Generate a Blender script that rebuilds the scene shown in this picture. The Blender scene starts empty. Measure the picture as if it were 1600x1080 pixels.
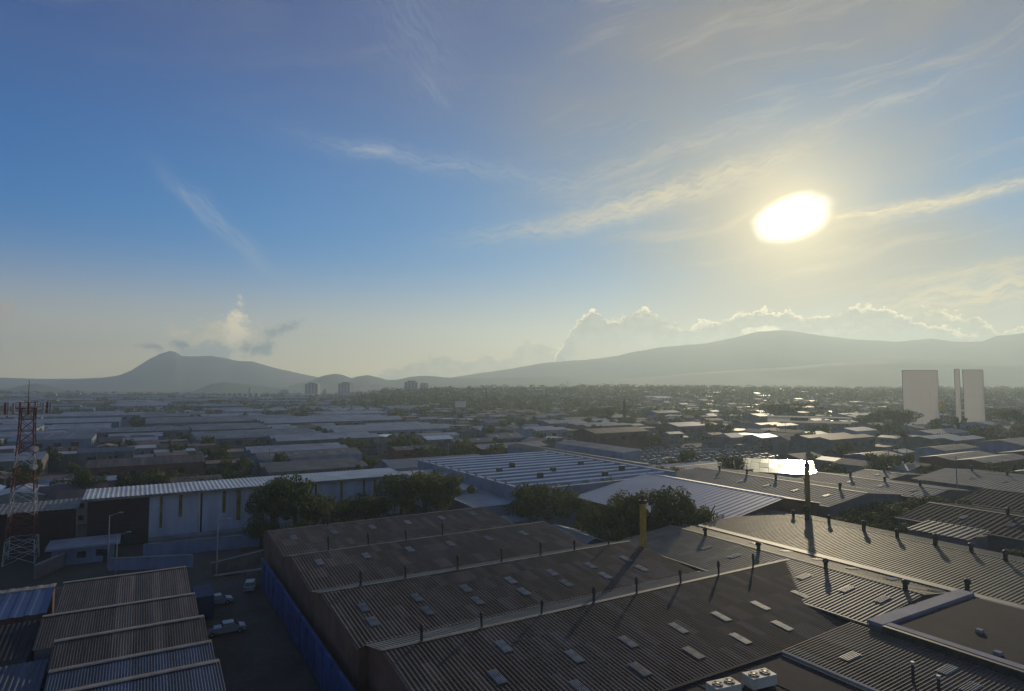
import bpy, math, random
from math import radians, sin, cos, pi
random.seed(7)
S = bpy.context.scene
COL = S.collection
# ------------------------------------------------------------------ camera
F = 980.0; HC = 35.0; PITCH = math.atan(58 / F)
cam = bpy.data.cameras.new('camera'); co = bpy.data.objects.new('camera', cam); COL.objects.link(co)
cam.sensor_width = 36; cam.lens = 36 * F / 1600; cam.clip_start = 0.5; cam.clip_end = 40000
co.location = (0, 0, HC); co.rotation_euler = (pi / 2 + PITCH, 0, 0)
S.camera = co

def ray(px, py):
    x = (px - 800) / F; y = (540 - py) / F
    c, s = cos(PITCH), sin(PITCH)
    return (x, c - y * s, s + y * c)
def at(px, py, z=0.0):
    d = ray(px, py); t = (z - HC) / d[2]
    return (d[0] * t, d[1] * t)
def azel(px, py):
    d = ray(px, py); n = math.sqrt(sum(k * k for k in d))
    return math.degrees(math.atan2(d[0], d[1])), math.degrees(math.asin(d[2] / n))
TH = radians(30.5); CT, ST = cos(TH), sin(TH)
def uv2xy(u, v): return (u * CT - v * ST, u * ST + v * CT)
def xy2uv(x, y): return (x * CT + y * ST, -x * ST + y * CT)

# ------------------------------------------------------------------ sky, sun, exposure
SUN_AZ, SUN_EL = azel(1238, 341)
W = bpy.data.worlds.new('World'); S.world = W; W.use_nodes = True
nt = W.node_tree
for n in list(nt.nodes): nt.nodes.remove(n)
def setin(nt, sock, v):
    if isinstance(v, bpy.types.NodeSocket): nt.links.new(v, sock)
    elif isinstance(v, (tuple, list)) and sock.type == 'RGBA': sock.default_value = tuple(v) + ((1,) if len(v) == 3 else ())
    else: sock.default_value = v
def M(op, a, b=None, c=None, nt=None, clamp=False):
    nt = nt or W.node_tree
    n = nt.nodes.new('ShaderNodeMath'); n.operation = op; n.use_clamp = clamp
    setin(nt, n.inputs[0], a)
    if b is not None: setin(nt, n.inputs[1], b)
    if c is not None: setin(nt, n.inputs[2], c)
    return n.outputs[0]
def smooth(x, a, b, nt=None, lo=0.0, hi=1.0):
    nt = nt or W.node_tree
    n = nt.nodes.new('ShaderNodeMapRange'); n.interpolation_type = 'SMOOTHSTEP'
    setin(nt, n.inputs['Value'], x)
    n.inputs['From Min'].default_value = a; n.inputs['From Max'].default_value = b
    n.inputs['To Min'].default_value = lo; n.inputs['To Max'].default_value = hi
    return n.outputs[0]
def mix(f, a, b, nt=None, mode='MIX'):
    nt = nt or W.node_tree
    n = nt.nodes.new('ShaderNodeMix'); n.data_type = 'RGBA'; n.blend_type = mode
    setin(nt, n.inputs[0], f); setin(nt, n.inputs[6], a); setin(nt, n.inputs[7], b)
    return n.outputs[2]
def comb(x, y, z=0.0, nt=None):
    nt = nt or W.node_tree
    n = nt.nodes.new('ShaderNodeCombineXYZ')
    for i, k in enumerate((x, y, z)): setin(nt, n.inputs[i], k)
    return n.outputs[0]
def noise(vec, scale, detail=4, rough=0.55, nt=None, dist=0.0):
    nt = nt or W.node_tree
    n = nt.nodes.new('ShaderNodeTexNoise'); n.inputs['Scale'].default_value = scale
    n.inputs['Detail'].default_value = detail; n.inputs['Roughness'].default_value = rough
    n.inputs['Distortion'].default_value = dist
    if vec is not None: nt.links.new(vec, n.inputs['Vector'])
    return n.outputs['Fac']
sky = nt.nodes.new('ShaderNodeTexSky'); sky.sky_type = 'NISHITA'; sky.sun_disc = False
sky.sun_elevation = radians(SUN_EL); sky.sun_rotation = radians(SUN_AZ)
sky.altitude = 900; sky.air_density = 1.0; sky.dust_density = 0.6; sky.ozone_density = 2.5
tc = nt.nodes.new('ShaderNodeTexCoord'); sp = nt.nodes.new('ShaderNodeSeparateXYZ')
nt.links.new(tc.outputs['Generated'], sp.inputs[0])
DX, DY, DZ = sp.outputs
AZ = M('MULTIPLY', M('ARCTAN2', DX, DY), 180 / pi)
EL = M('MULTIPLY', M('ARCSINE', DZ), 180 / pi)
sa, se = radians(SUN_AZ), radians(SUN_EL)
sv = (cos(se) * sin(sa), cos(se) * cos(sa), sin(se))
dt = nt.nodes.new('ShaderNodeVectorMath'); dt.operation = 'DOT_PRODUCT'
nt.links.new(tc.outputs['Generated'], dt.inputs[0]); dt.inputs[1].default_value = sv
ANG = M('MULTIPLY', M('ARCCOSINE', M('MINIMUM', dt.outputs['Value'], 1.0)), 180 / pi)   # degrees from the sun
def glow(width, power=1.0):
    return M('EXPONENT', M('MULTIPLY', M('POWER', M('DIVIDE', ANG, width), power), -1.0))
# clear air: Nishita, deepened like the phone picture
SKYK = 0.095
base = mix(1.0, sky.outputs[0], (SKYK * 0.01, SKYK * 0.34, SKYK * 0.96), mode='MULTIPLY')
base = mix(M('MULTIPLY', glow(36, 1.5), 0.93), base, (0.15, 0.185, 0.215))
# pale evening band low over the hills
low = smooth(EL, 0.0, 17.0, lo=1.0, hi=0.0)
base = mix(M('MULTIPLY', smooth(EL, 2.0, 32.0, lo=1.0, hi=0.0), smooth(AZ, -48.0, -12.0, lo=0.50, hi=0.74)), base, (0.0, 0.29, 0.64))
base = mix(M('MULTIPLY', M('POWER', low, 2.4), 0.95), base, mix(glow(45, 1.5), (0.86, 0.70, 0.36), (0.90, 0.76, 0.42)))
# ---- cirrus: streaks and a thin veil
vS = comb(M('MULTIPLY', AZ, 0.050), M('MULTIPLY', M('SUBTRACT', EL, M('MULTIPLY', AZ, 0.17)), 0.42))
wob = noise(comb(M('MULTIPLY', AZ, 0.06), M('MULTIPLY', EL, 0.06)), 1.0, 2)
vS2 = comb(M('MULTIPLY', AZ, 0.050), M('ADD', M('MULTIPLY', M('SUBTRACT', EL, M('MULTIPLY', AZ, 0.17)), 0.42), M('MULTIPLY', wob, 2.2)))
streak = noise(vS2, 1.0, 8, 0.62)
veilN = noise(comb(M('MULTIPLY', AZ, 0.035), M('MULTIPLY', EL, 0.075), 3.1), 1.0, 5, 0.5)
right = smooth(M('ADD', AZ, M('MULTIPLY', EL, 0.55)), 2.0, 30.0)
high = smooth(EL, 18.0, 34.0)
veil = M('MULTIPLY', smooth(veilN, 0.30, 0.62), M('MAXIMUM', right, M('MULTIPLY', high, 0.50)))
VEILC = mix(glow(22, 1.3), (0.15, 0.19, 0.26), (0.36, 0.30, 0.20))
c1 = mix(M('MULTIPLY', veil, 0.78), base, VEILC)
stm = M('MULTIPLY', smooth(streak, 0.50, 0.72), M('MAXIMUM', smooth(AZ, -2.0, 14.0), M('MULTIPLY', high, 0.35)))
STC = mix(glow(16, 1.2), (0.30, 0.31, 0.35), (0.75, 0.62, 0.40))
c1 = mix(M('MULTIPLY', M('MULTIPLY', stm, smooth(EL, 4.0, 9.0)), 0.48), c1, STC)
def wisp(px, py, lpx, wpx, deg, amp, col=(0.42, 0.47, 0.52)):
    """one named streak of cirrus at a bearing and elevation, lpx long, wpx thick, tilted deg"""
    global c1
    a0, e0 = azel(px, py); k = 0.058 * cos(radians(a0)) ** 1
    r = radians(deg)
    da = M('SUBTRACT', AZ, a0); de = M('SUBTRACT', EL, e0)
    along = M('ADD', M('MULTIPLY', da, cos(r)), M('MULTIPLY', de, sin(r)))
    across = M('SUBTRACT', M('MULTIPLY', de, cos(r)), M('MULTIPLY', da, sin(r)))
    across = M('ADD', across, M('MULTIPLY', M('SUBTRACT', noise(comb(along, 0.0, px * 1.0), 0.35, 3), 0.5), min(wpx, 22) * k * 2.0))
    g = M('EXPONENT', M('MULTIPLY', M('ADD', M('POWER', M('ABSOLUTE', M('DIVIDE', along, lpx * k / 2)), 2.6),
                                      M('POWER', M('ABSOLUTE', M('DIVIDE', across, wpx * k / 2)), 1.6)), -1.0))
    tx = smooth(noise(comb(M('MULTIPLY', along, 0.5), M('MULTIPLY', across, 2.6), px * 0.1), 1.0, 6, 0.65), 0.28, 0.66)
    c1 = mix(M('MULTIPLY', M('MULTIPLY', g, tx), amp), c1, col)
wisp(345, 352, 190, 26, -42, 0.42)
wisp(300, 320, 70, 12, -55, 0.35)
wisp(578, 232, 80, 16, -8, 0.55)
wisp(690, 256, 420, 26, -7, 0.35)
wisp(640, 40, 200, 110, -50, 0.16)
wisp(676, 140, 60, 12, -40, 0.30)
wisp(210, 477, 330, 14, 0, 0.42, (0.38, 0.42, 0.40))
wisp(880, 350, 330, 30, 8, 0.50, (0.52, 0.50, 0.42))
wisp(1010, 322, 300, 26, 11, 0.65, (0.66, 0.58, 0.42))
wisp(1060, 295, 360, 34, 12, 0.8, (0.62, 0.54, 0.38))
wisp(1010, 250, 380, 30, 13, 0.45, (0.48, 0.46, 0.40))
wisp(1390, 327, 280, 12, 3, 0.95, (0.86, 0.72, 0.45))
wisp(1500, 310, 330, 16, 8, 0.9, (0.70, 0.60, 0.40))
wisp(1370, 165, 260, 18, 9, 0.6, (0.42, 0.42, 0.42))
wisp(1560, 452, 340, 60, 6, 0.9, (0.78, 0.62, 0.34))
wisp(1500, 425, 240, 14, 8, 0.7, (0.66, 0.56, 0.34))
# ---- cumulus banks low over the hills: tops given along the bearing, billowed by noise
pv = comb(M('MULTIPLY', AZ, 1.0), M('MULTIPLY', EL, 1.25))
bil = M('SUBTRACT', noise(pv, 0.62, 7, 0.60), 0.5)
bil2 = M('SUBTRACT', noise(pv, 2.1, 4, 0.6), 0.5)
disp = M('ADD', M('MULTIPLY', bil, 2.6), M('MULTIPLY', bil2, 1.3))
ELd = M('ADD', EL, disp)
def profile(pts):
    """float curve: bearing (deg) -> elevation (deg)"""
    n = nt.nodes.new('ShaderNodeFloatCurve'); cv = n.mapping.curves[0]
    q = [azel(*p) for p in pts]; A0, A1, E1 = -45.0, 45.0, 14.0
    q = [((a - A0) / (A1 - A0), max(0.0, min(1.0, (e + 4) / E1))) for a, e in q]
    q = [(q[0][0] - .012, 0.0)] + q + [(min(.995, q[-1][0] + .012), 0.0)]
    cv.points[0].location = (0, q[0][1]); cv.points[1].location = (1, q[-1][1])
    for a, e in q: cv.points.new(a, e)
    for p in cv.points: p.handle_type = 'VECTOR'
    n.mapping.update()
    setin(nt, n.inputs['Value'], M('DIVIDE', M('SUBTRACT', AZ, A0), A1 - A0))
    return M('SUBTRACT', M('MULTIPLY', n.outputs[0], E1), 4.0)
def bank(pts, body, rim, amp, rimw=0.42):
    global c1
    h = M('SUBTRACT', profile(pts), ELd)                    # > 0 inside the cloud
    m = smooth(h, -0.06, 0.16)
    rm = M('MULTIPLY', smooth(h, -0.02, 0.12), smooth(M('ADD', h, M('MULTIPLY', bil2, 0.8)), 0.05, rimw + 0.15, lo=1.0, hi=0.0))
    rm = M('MULTIPLY', rm, smooth(noise(pv, 0.5, 3), 0.34, 0.52))
    sh = smooth(M('SUBTRACT', noise(pv, 0.95, 7, 0.62), M('MULTIPLY', h, 0.02)), 0.36, 0.64)
    inner = M('MULTIPLY', smooth(M('ABSOLUTE', M('SUBTRACT', noise(pv, 0.8, 5, 0.6), 0.52)), 0.0, 0.035, lo=1.0, hi=0.0), smooth(h, 0.2, 1.6, lo=0.55, hi=0.0))
    bc = mix(inner, mix(sh, tuple(k * 0.84 for k in body), tuple(k * 1.25 for k in body)), tuple(k * 0.5 for k in rim))
    c = mix(rm, bc, rim)
    c1 = mix(M('MULTIPLY', M('MULTIPLY', m, smooth(h, 0.8, 3.6, lo=1.0, hi=0.45)), amp), c1, c)
bank([(560, 600), (600, 575), (630, 568), (655, 560), (690, 553), (720, 560), (755, 552), (780, 562), (805, 545), (822, 528), (850, 533), (870, 545), (890, 560), (930, 600)],
     (0.40, 0.42, 0.34), (0.95, 0.72, 0.42), 0.75)
bank([(1180, 540), (1240, 515), (1290, 520), (1330, 508), (1400, 505), (1440, 480), (1480, 488), (1520, 492), (1560, 515), (1600, 515), (1700, 530)],
     (0.36, 0.35, 0.26), (1.2, 1.0, 0.62), 0.85)
bank([(835, 600), (858, 572), (880, 535), (900, 500), (925, 484), (950, 500), (985, 490), (1010, 483), (1040, 500), (1075, 512), (1110, 500), (1150, 492), (1180, 484), (1225, 480), (1270, 492), (1330, 478), (1385, 476), (1412, 492), (1440, 500), (1480, 512), (1530, 520), (1580, 545)],
     (0.25, 0.275, 0.27), (1.25, 1.05, 0.70), 0.92)
def puff(px, py, w, h, col, amp, tilt=0.0):
    global c1
    a0, e0 = azel(px, py); k = 0.058
    da = M('DIVIDE', M('SUBTRACT', AZ, a0), w * k / 2); de0 = M('SUBTRACT', EL, e0)
    if tilt: de0 = M('SUBTRACT', de0, M('MULTIPLY', M('SUBTRACT', AZ, a0), tilt))
    de = M('DIVIDE', de0, h * k / 2)
    r = M('SQRT', M('ADD', M('MULTIPLY', da, da), M('MULTIPLY', de, de)))
    r = M('ADD', r, M('ADD', M('MULTIPLY', bil, 2.6), M('MULTIPLY', bil2, 1.4)))
    c1 = mix(M('MULTIPLY', smooth(r, 0.35, 1.15, lo=1.0, hi=0.0), amp), c1, col)
puff(348, 536, 130, 66, (0.85, 0.72, 0.45), 0.8)
puff(368, 516, 36, 66, (1.1, 0.92, 0.6), 0.9, 0.5)
puff(325, 552, 110, 34, (0.30, 0.36, 0.37), 0.85)
puff(405, 543, 62, 24, (0.12, 0.19, 0.25), 0.9)
puff(436, 516, 56, 22, (0.16, 0.22, 0.26), 0.85, 0.4)
puff(281, 539, 30, 16, (0.12, 0.18, 0.22), 0.9)
puff(238, 541, 36, 10, (0.16, 0.21, 0.24), 0.8)
puff(5, 490, 50, 30, (0.52, 0.44, 0.34), 0.7)
puff(1190, 517, 60, 14, (1.3, 1.15, 0.8), 0.7)
# ---- the sun burning through: blown core and the aureole round it
dA = M('MULTIPLY', M('SUBTRACT', AZ, SUN_AZ), cos(se)); dE = M('SUBTRACT', EL, SUN_EL); ct, st_ = cos(radians(12)), sin(radians(12))
e1 = M('ADD', M('MULTIPLY', dA, ct), M('MULTIPLY', dE, st_)); e2 = M('SUBTRACT', M('MULTIPLY', dE, ct), M('MULTIPLY', dA, st_))
ELL = M('SQRT', M('ADD', M('POWER', M('MULTIPLY', M('ABSOLUTE', e1), 1.38), 2.0), M('POWER', M('MULTIPLY', M('ABSOLUTE', e2), 2.25), 2.0)))
core = smooth(M('ADD', ELL, M('MULTIPLY', M('SUBTRACT', noise(pv, 0.33, 2), 0.5), 1.6)), 0.6, 4.9, lo=1.0, hi=0.0)
c1 = mix(M('MULTIPLY', glow(4.2, 1.3), 0.88), c1, (1.05, 0.88, 0.54))
add = mix(1.0, mix(core, (0, 0, 0), (3.0, 2.8, 2.3)), mix(glow(9, 1.0), (0, 0, 0), (0.24, 0.19, 0.10)), mode='ADD')
c1 = mix(1.0, c1, add, mode='ADD')
# below the horizon the sky goes on as dull ground haze
c1 = mix(smooth(EL, -4.0, -0.5, lo=1.0, hi=0.0), c1, (0.16, 0.17, 0.17))
bg = nt.nodes.new('ShaderNodeBackground'); wo = nt.nodes.new('ShaderNodeOutputWorld')
nt.links.new(c1, bg.inputs[0]); bg.inputs[1].default_value = 1.0
nt.links.new(bg.outputs[0], wo.inputs[0])
try: W.cycles.sampling_method = 'MANUAL'; W.cycles.sample_map_resolution = 1024
except Exception: pass

sun = bpy.data.lights.new('sun', 'SUN'); sun.energy = 2.9; sun.angle = radians(0.6); sun.color = (1.0, 0.83, 0.55)
so = bpy.data.objects.new('sun', sun); COL.objects.link(so)
import mathutils
so.rotation_euler = mathutils.Vector(sv).to_track_quat('Z', 'Y').to_euler(); so.location = (200, 400, 200)
S.view_settings.view_transform = 'Standard'; S.view_settings.look = 'None'
S.view_settings.exposure = 0.0; S.view_settings.gamma = 1.0; S.view_settings.use_curve_mapping = False
S.render.engine = 'CYCLES'
cy = S.cycles
cy.use_denoising = True; cy.max_bounces = 5; cy.volume_bounces = 1; cy.diffuse_bounces = 2; cy.glossy_bounces = 2
cy.caustics_reflective = False; cy.caustics_refractive = False; cy.sample_clamp_indirect = 4.0

# ------------------------------------------------------------------ materials
MATS = {}
def mat(name, col, rough=0.85, metal=0.0, var=0.25, scale=0.3, bump=0.0, bscale=6.0, streak=None, hue=None, rnd=0.0, spec=0.4, detail=6, sheet=None):
    if name in MATS: return MATS[name]
    m = bpy.data.materials.new(name); m.use_nodes = True; t = m.node_tree
    b = t.nodes['Principled BSDF']
    tc = t.nodes.new('ShaderNodeTexCoord')
    mp = t.nodes.new('ShaderNodeMapping'); t.links.new(tc.outputs['Object'], mp.inputs[0])
    if streak: mp.inputs['Scale'].default_value = streak
    f = smooth(noise(mp.outputs[0], scale, detail, 0.62, nt=t), 0.30, 0.70, nt=t)
    dark = tuple(k * (1 - var) for k in col); lite = tuple(min(0.9, k * (1 + var * 0.7)) for k in col)
    if hue: dark = tuple(d * (1 - .5) + h * .5 for d, h in zip(dark, hue))
    c = mix(f, dark, lite, nt=t)
    f2 = smooth(noise(tc.outputs['Object'], scale * 9, 3, 0.6, nt=t), 0.35, 0.75, nt=t)
    c = mix(M('MULTIPLY', f2, var * 0.8, nt=t), c, tuple(k * 0.55 for k in col), nt=t)
    if sheet:
        sx, sy, amt = sheet
        sn = t.nodes.new('ShaderNodeVectorMath'); sn.operation = 'SNAP'; t.links.new(tc.outputs['Object'], sn.inputs[0]); sn.inputs[1].default_value = (sx, sy, 50)
        wn = t.nodes.new('ShaderNodeTexWhiteNoise'); wn.noise_dimensions = '3D'; t.links.new(sn.outputs[0], wn.inputs['Vector'])
        h2 = t.nodes.new('ShaderNodeHueSaturation'); t.links.new(c, h2.inputs['Color'])
        pw_ = M('POWER', wn.outputs['Value'], 2.2, nt=t)
        t.links.new(M('ADD', M('MULTIPLY', pw_, 2.2 * amt, nt=t), 1 - amt * .7, nt=t), h2.inputs['Value']); c = h2.outputs[0]
        rust = smooth(noise(mp.outputs[0], scale * 2.6, 8, 0.7, nt=t), 0.56, 0.74, nt=t)
        c = mix(M('MULTIPLY', rust, 0.8, nt=t), c, (col[0] * 1.35, col[1] * .82, col[2] * .6), nt=t)
    if rnd:
        oi = t.nodes.new('ShaderNodeObjectInfo')
        hs = t.nodes.new('ShaderNodeHueSaturation'); t.links.new(c, hs.inputs['Color'])
        t.links.new(M('ADD', M('MULTIPLY', oi.outputs['Random'], 2 * rnd, nt=t), 1 - rnd, nt=t), hs.inputs['Value'])
        t.links.new(M('ADD', M('MULTIPLY', M('FRACT', M('MULTIPLY', oi.outputs['Random'], 17.3, nt=t), nt=t), 0.06, nt=t), 0.47, nt=t), hs.inputs['Hue'])
        c = hs.outputs[0]
    t.links.new(c, b.inputs['Base Color'])
    b.inputs['Roughness'].default_value = rough; b.inputs['Metallic'].default_value = metal
    b.inputs['Specular IOR Level'].default_value = spec
    if bump:
        bn = t.nodes.new('ShaderNodeBump'); bn.inputs['Strength'].default_value = bump; bn.inputs['Distance'].default_value = 0.1
        t.links.new(noise(tc.outputs['Object'], bscale, 3, nt=t), bn.inputs['Height']); t.links.new(bn.outputs[0], b.inputs['Normal'])
    MATS[name] = m; return m
# roofs: weathered fibre cement and zinc, streaks run down the slope (local y)
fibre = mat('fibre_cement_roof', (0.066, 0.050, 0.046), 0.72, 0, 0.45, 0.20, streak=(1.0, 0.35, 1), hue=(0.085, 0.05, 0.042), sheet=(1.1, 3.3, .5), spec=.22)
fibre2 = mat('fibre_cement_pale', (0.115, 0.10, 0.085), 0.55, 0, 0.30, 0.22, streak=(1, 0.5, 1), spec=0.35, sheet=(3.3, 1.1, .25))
cap = mat('ridge_cap_metal', (0.19, 0.175, 0.15), 0.6, 0.1, 0.35, 0.6)
zinc = mat('zinc_sheet_roof', (0.15, 0.17, 0.20), 0.60, 0.1, 0.40, 0.10, spec=0.35)
zincblue = mat('blue_grey_sheet_roof', (0.050, 0.067, 0.11), 0.6, 0.1, 0.35, 0.25, streak=(3, 0.3, 1), sheet=(1.0, 60, .3))
zincwarm = mat('rusty_brown_sheet_roof', (0.088, 0.070, 0.062), 0.65, 0.1, 0.4, 0.35, streak=(3, 0.3, 1), sheet=(1.0, 60, .35), spec=.25)
whiteroof = mat('white_painted_roof', (0.25, 0.27, 0.31), 0.6, 0.05, 0.30, 0.12)
darkroof = mat('dark_membrane_roof', (0.032, 0.030, 0.040), 0.85, 0, 0.35, 0.15, spec=0.1)
glassy = mat('skylight_fibreglass', (0.22, 0.225, 0.22), 0.45, 0, 0.45, 0.9, rnd=0.3)
ventm = mat('ventilator_dark_metal', (0.045, 0.042, 0.04), 0.6, 0.3, 0.4, 1.5)
wallc = mat('dirty_render_wall', (0.16, 0.145, 0.14), 0.9, 0, 0.35, 0.25, bump=0.2)
wallw = mat('white_painted_wall', (0.29, 0.31, 0.35), 0.85, 0, 0.25, 0.2)
wallb = mat('pale_blue_cladding', (0.20, 0.23, 0.31), 0.7, 0, 0.2, 0.2, streak=(2, 2, .3))
wallr = mat('brown_red_wall', (0.15, 0.075, 0.05), 0.9, 0, 0.35, 0.25)
yellow = mat('yellow_painted_metal', (0.45, 0.26, 0.03), 0.6, 0, 0.3, 0.8)
bluep = mat('blue_painted_sheet', (0.032, 0.075, 0.22), 0.7, 0, 0.5, 0.35)
redp = mat('red_oxide_paint', (0.16, 0.04, 0.03), 0.75, 0, 0.3, 1)
whitep2 = mat('bright_white_paint', (.75, .74, .70), .7, 0, .1, .3)
whitep = mat('white_paint', (0.42, 0.40, 0.38), 0.6, 0, 0.3, 1)
asphalt = mat('yard_asphalt', (0.05, 0.046, 0.046), 0.92, 0, 0.6, 0.16, bump=0.3, hue=(.07, .05, .035), detail=9)
earth = mat('red_earth', (0.13, 0.06, 0.035), 0.95, 0, 0.4, 0.15, bump=0.4)
concrete = mat('concrete', (0.24, 0.235, 0.23), 0.9, 0, 0.3, 0.2)
steel = mat('galvanised_steel', (0.30, 0.30, 0.31), 0.5, 0.5, 0.25, 1)
darkg = mat('dark_glass', (0.02, 0.022, 0.03), 0.12, 0, 0.2, 1, spec=0.8)
rubber = mat('tyre_rubber', (0.02, 0.02, 0.02), 0.9)
carw = mat('car_paint_white', (0.28, 0.29, 0.32), 0.3, 0, 0.15, 1, spec=0.7)
carr = mat('car_paint_mixed', (0.35, 0.35, 0.37), 0.18, 0.4, 0.1, 0.1, rnd=0.8, spec=0.9)
bark = mat('tree_bark', (0.08, 0.06, 0.045), 0.95)
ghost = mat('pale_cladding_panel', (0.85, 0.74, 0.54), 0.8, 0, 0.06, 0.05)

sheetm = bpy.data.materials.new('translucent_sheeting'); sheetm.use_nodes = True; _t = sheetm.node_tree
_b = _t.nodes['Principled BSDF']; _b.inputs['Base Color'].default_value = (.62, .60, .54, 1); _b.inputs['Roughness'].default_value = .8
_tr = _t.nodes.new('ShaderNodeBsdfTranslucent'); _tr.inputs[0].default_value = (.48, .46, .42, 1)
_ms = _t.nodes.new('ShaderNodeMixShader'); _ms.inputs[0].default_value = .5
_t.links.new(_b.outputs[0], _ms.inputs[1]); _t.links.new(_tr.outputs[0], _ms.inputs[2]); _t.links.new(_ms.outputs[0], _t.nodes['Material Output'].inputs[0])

def foliage_mat(name, a, b):
    m = bpy.data.materials.new(name); m.use_nodes = True; t = m.node_tree; bs = t.nodes['Principled BSDF']
    g = t.nodes.new('ShaderNodeNewGeometry'); oi = t.nodes.new('ShaderNodeObjectInfo')
    f = M('ADD', M('MULTIPLY', g.outputs['Random Per Island'], 0.6, nt=t), M('MULTIPLY', oi.outputs['Random'], 0.4, nt=t), nt=t)
    t.links.new(mix(f, a, b, nt=t), bs.inputs['Base Color'])
    bs.inputs['Roughness'].default_value = 0.7; bs.inputs['Specular IOR Level'].default_value = 0.2
    tr = t.nodes.new('ShaderNodeBsdfTranslucent'); tr.inputs[0].default_value = (b[0] * 1.5, b[1] * 1.6, b[2], 1)
    ms = t.nodes.new('ShaderNodeMixShader'); ms.inputs[0].default_value = 0.22
    t.links.new(bs.outputs[0], ms.inputs[1]); t.links.new(tr.outputs[0], ms.inputs[2])
    t.links.new(ms.outputs[0], t.nodes['Material Output'].inputs[0]); return m
leaf = foliage_mat('leaves_dark', (0.022, 0.034, 0.012), (0.075, 0.095, 0.028))
leaf2 = foliage_mat('leaves_olive', (0.035, 0.042, 0.012), (0.11, 0.12, 0.03))

# ------------------------------------------------------------------ mesh helpers
class MB:
    def __init__(s): s.v = []; s.f = []; s.m = []
    def face(s, pts, mi=0):
        i = len(s.v); s.v += [tuple(p) for p in pts]; s.f.append(tuple(range(i, i + len(pts)))); s.m.append(mi)
    def box(s, x0, x1, y0, y1, z0, z1, mi=0):
        p = [(x0, y0, z0), (x1, y0, z0), (x1, y1, z0), (x0, y1, z0), (x0, y0, z1), (x1, y0, z1), (x1, y1, z1), (x0, y1, z1)]
        i = len(s.v); s.v += p
        for f in ((0, 3, 2, 1), (4, 5, 6, 7), (0, 1, 5, 4), (1, 2, 6, 5), (2, 3, 7, 6), (3, 0, 4, 7)):
            s.f.append(tuple(i + k for k in f)); s.m.append(mi)
    def tube(s, p, q, r0, r1=None, n=6, mi=0, caps=True):
        r1 = r0 if r1 is None else r1
        P, Q = mathutils.Vector(p), mathutils.Vector(q); d = (Q - P).normalized()
        a = d.orthogonal().normalized(); b = d.cross(a); i = len(s.v)
        for c, r in ((P, r0), (Q, r1)):
            for k in range(n):
                t = 2 * pi * k / n; s.v.append(tuple(c + (a * cos(t) + b * sin(t)) * r))
        for k in range(n):
            s.f.append((i + k, i + (k + 1) % n, i + n + (k + 1) % n, i + n + k)); s.m.append(mi)
        if caps:
            s.f.append(tuple(i + k for k in reversed(range(n)))); s.m.append(mi)
            s.f.append(tuple(i + n + k for k in range(n))); s.m.append(mi)
    def mesh(s, name, mats):
        me = bpy.data.meshes.new(name); me.from_pydata(s.v, [], s.f)
        for k in (mats if isinstance(mats, (list, tuple)) else [mats]): me.materials.append(k)
        me.polygons.foreach_set('material_index', s.m); me.update(); return me
    def build(s, name, mats, parent=None, *a, **k):
        return link(name, s.mesh(name, mats), parent, *a, **k)
def link(name, me, parent=None, loc=(0, 0, 0), rot=0.0, **props):
    o = bpy.data.objects.new(name, me); COL.objects.link(o); o.parent = parent
    o.location = loc; o.rotation_euler = (0, 0, rot)
    for k, v in props.items(): o[k] = v
    return o
def thing(name, label, cat, loc, rot=0.0, group=None):
    o = link(name, None, None, loc, rot, label=label, category=cat)
    if group: o['group'] = group
    return o
def struct(mb, name, m): return mb.build(name, m, None, kind='structure')

def interp(pts, x):
    if x <= pts[0][0]: return pts[0][1]
    for (a, b), (c, d) in zip(pts, pts[1:]):
        if x <= c: return b + (d - b) * (x - a) / (c - a)
    return pts[-1][1]
def sst(x, a, b):
    t = max(0, min(1, (x - a) / (b - a))); return t * t * (3 - 2 * t)

# ------------------------------------------------------------------ ground, hills, haze
def terrain(x, y):
    px = 800 + x / max(y, 1) * F
    side = sst(px, 480, 700)
    h = sst(y, 620, 1250) * (3 + 11 * side) + 3 * sin(x * 0.004 + 1) * sst(y, 700, 1400)
    far = sst(y, 1500, 2200)
    return h * (1 - far * 0.6) + 4 * far * sin(x * .002)
g = MB(); NX, NY = 90, 110; rows = []
for j in range(NY + 1):
    y = -400 + 400 * j / 10 if j < 10 else 10 + 4950 * ((j - 10) / (NY - 10)) ** 2.2
    row = []
    for i in range(NX + 1):
        x = (i / NX * 2 - 1); x = math.copysign(abs(x) ** 1.5, x) * 5000
        g.v.append((x, y, terrain(x, y) if y > 500 else 0.0))
for j in range(NY):
    for i in range(NX):
        a = j * (NX + 1) + i; g.f.append((a, a + 1, a + NX + 2, a + NX + 1)); g.m.append(0)
groundm = mat('city_ground', (0.055, 0.052, 0.045), 0.95, 0, 0.5, 0.02, hue=(0.03, 0.045, 0.02), detail=9)
go = struct(g, 'ground', groundm)
hillm = mat('hill_forest', (0.05, 0.065, 0.045), 0.95, 0, 0.4, 0.002)
hillm2 = mat('volcano_slopes', (0.055, 0.06, 0.055), 0.95, 0, 0.4, 0.002)
from mathutils import noise as mn
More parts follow.
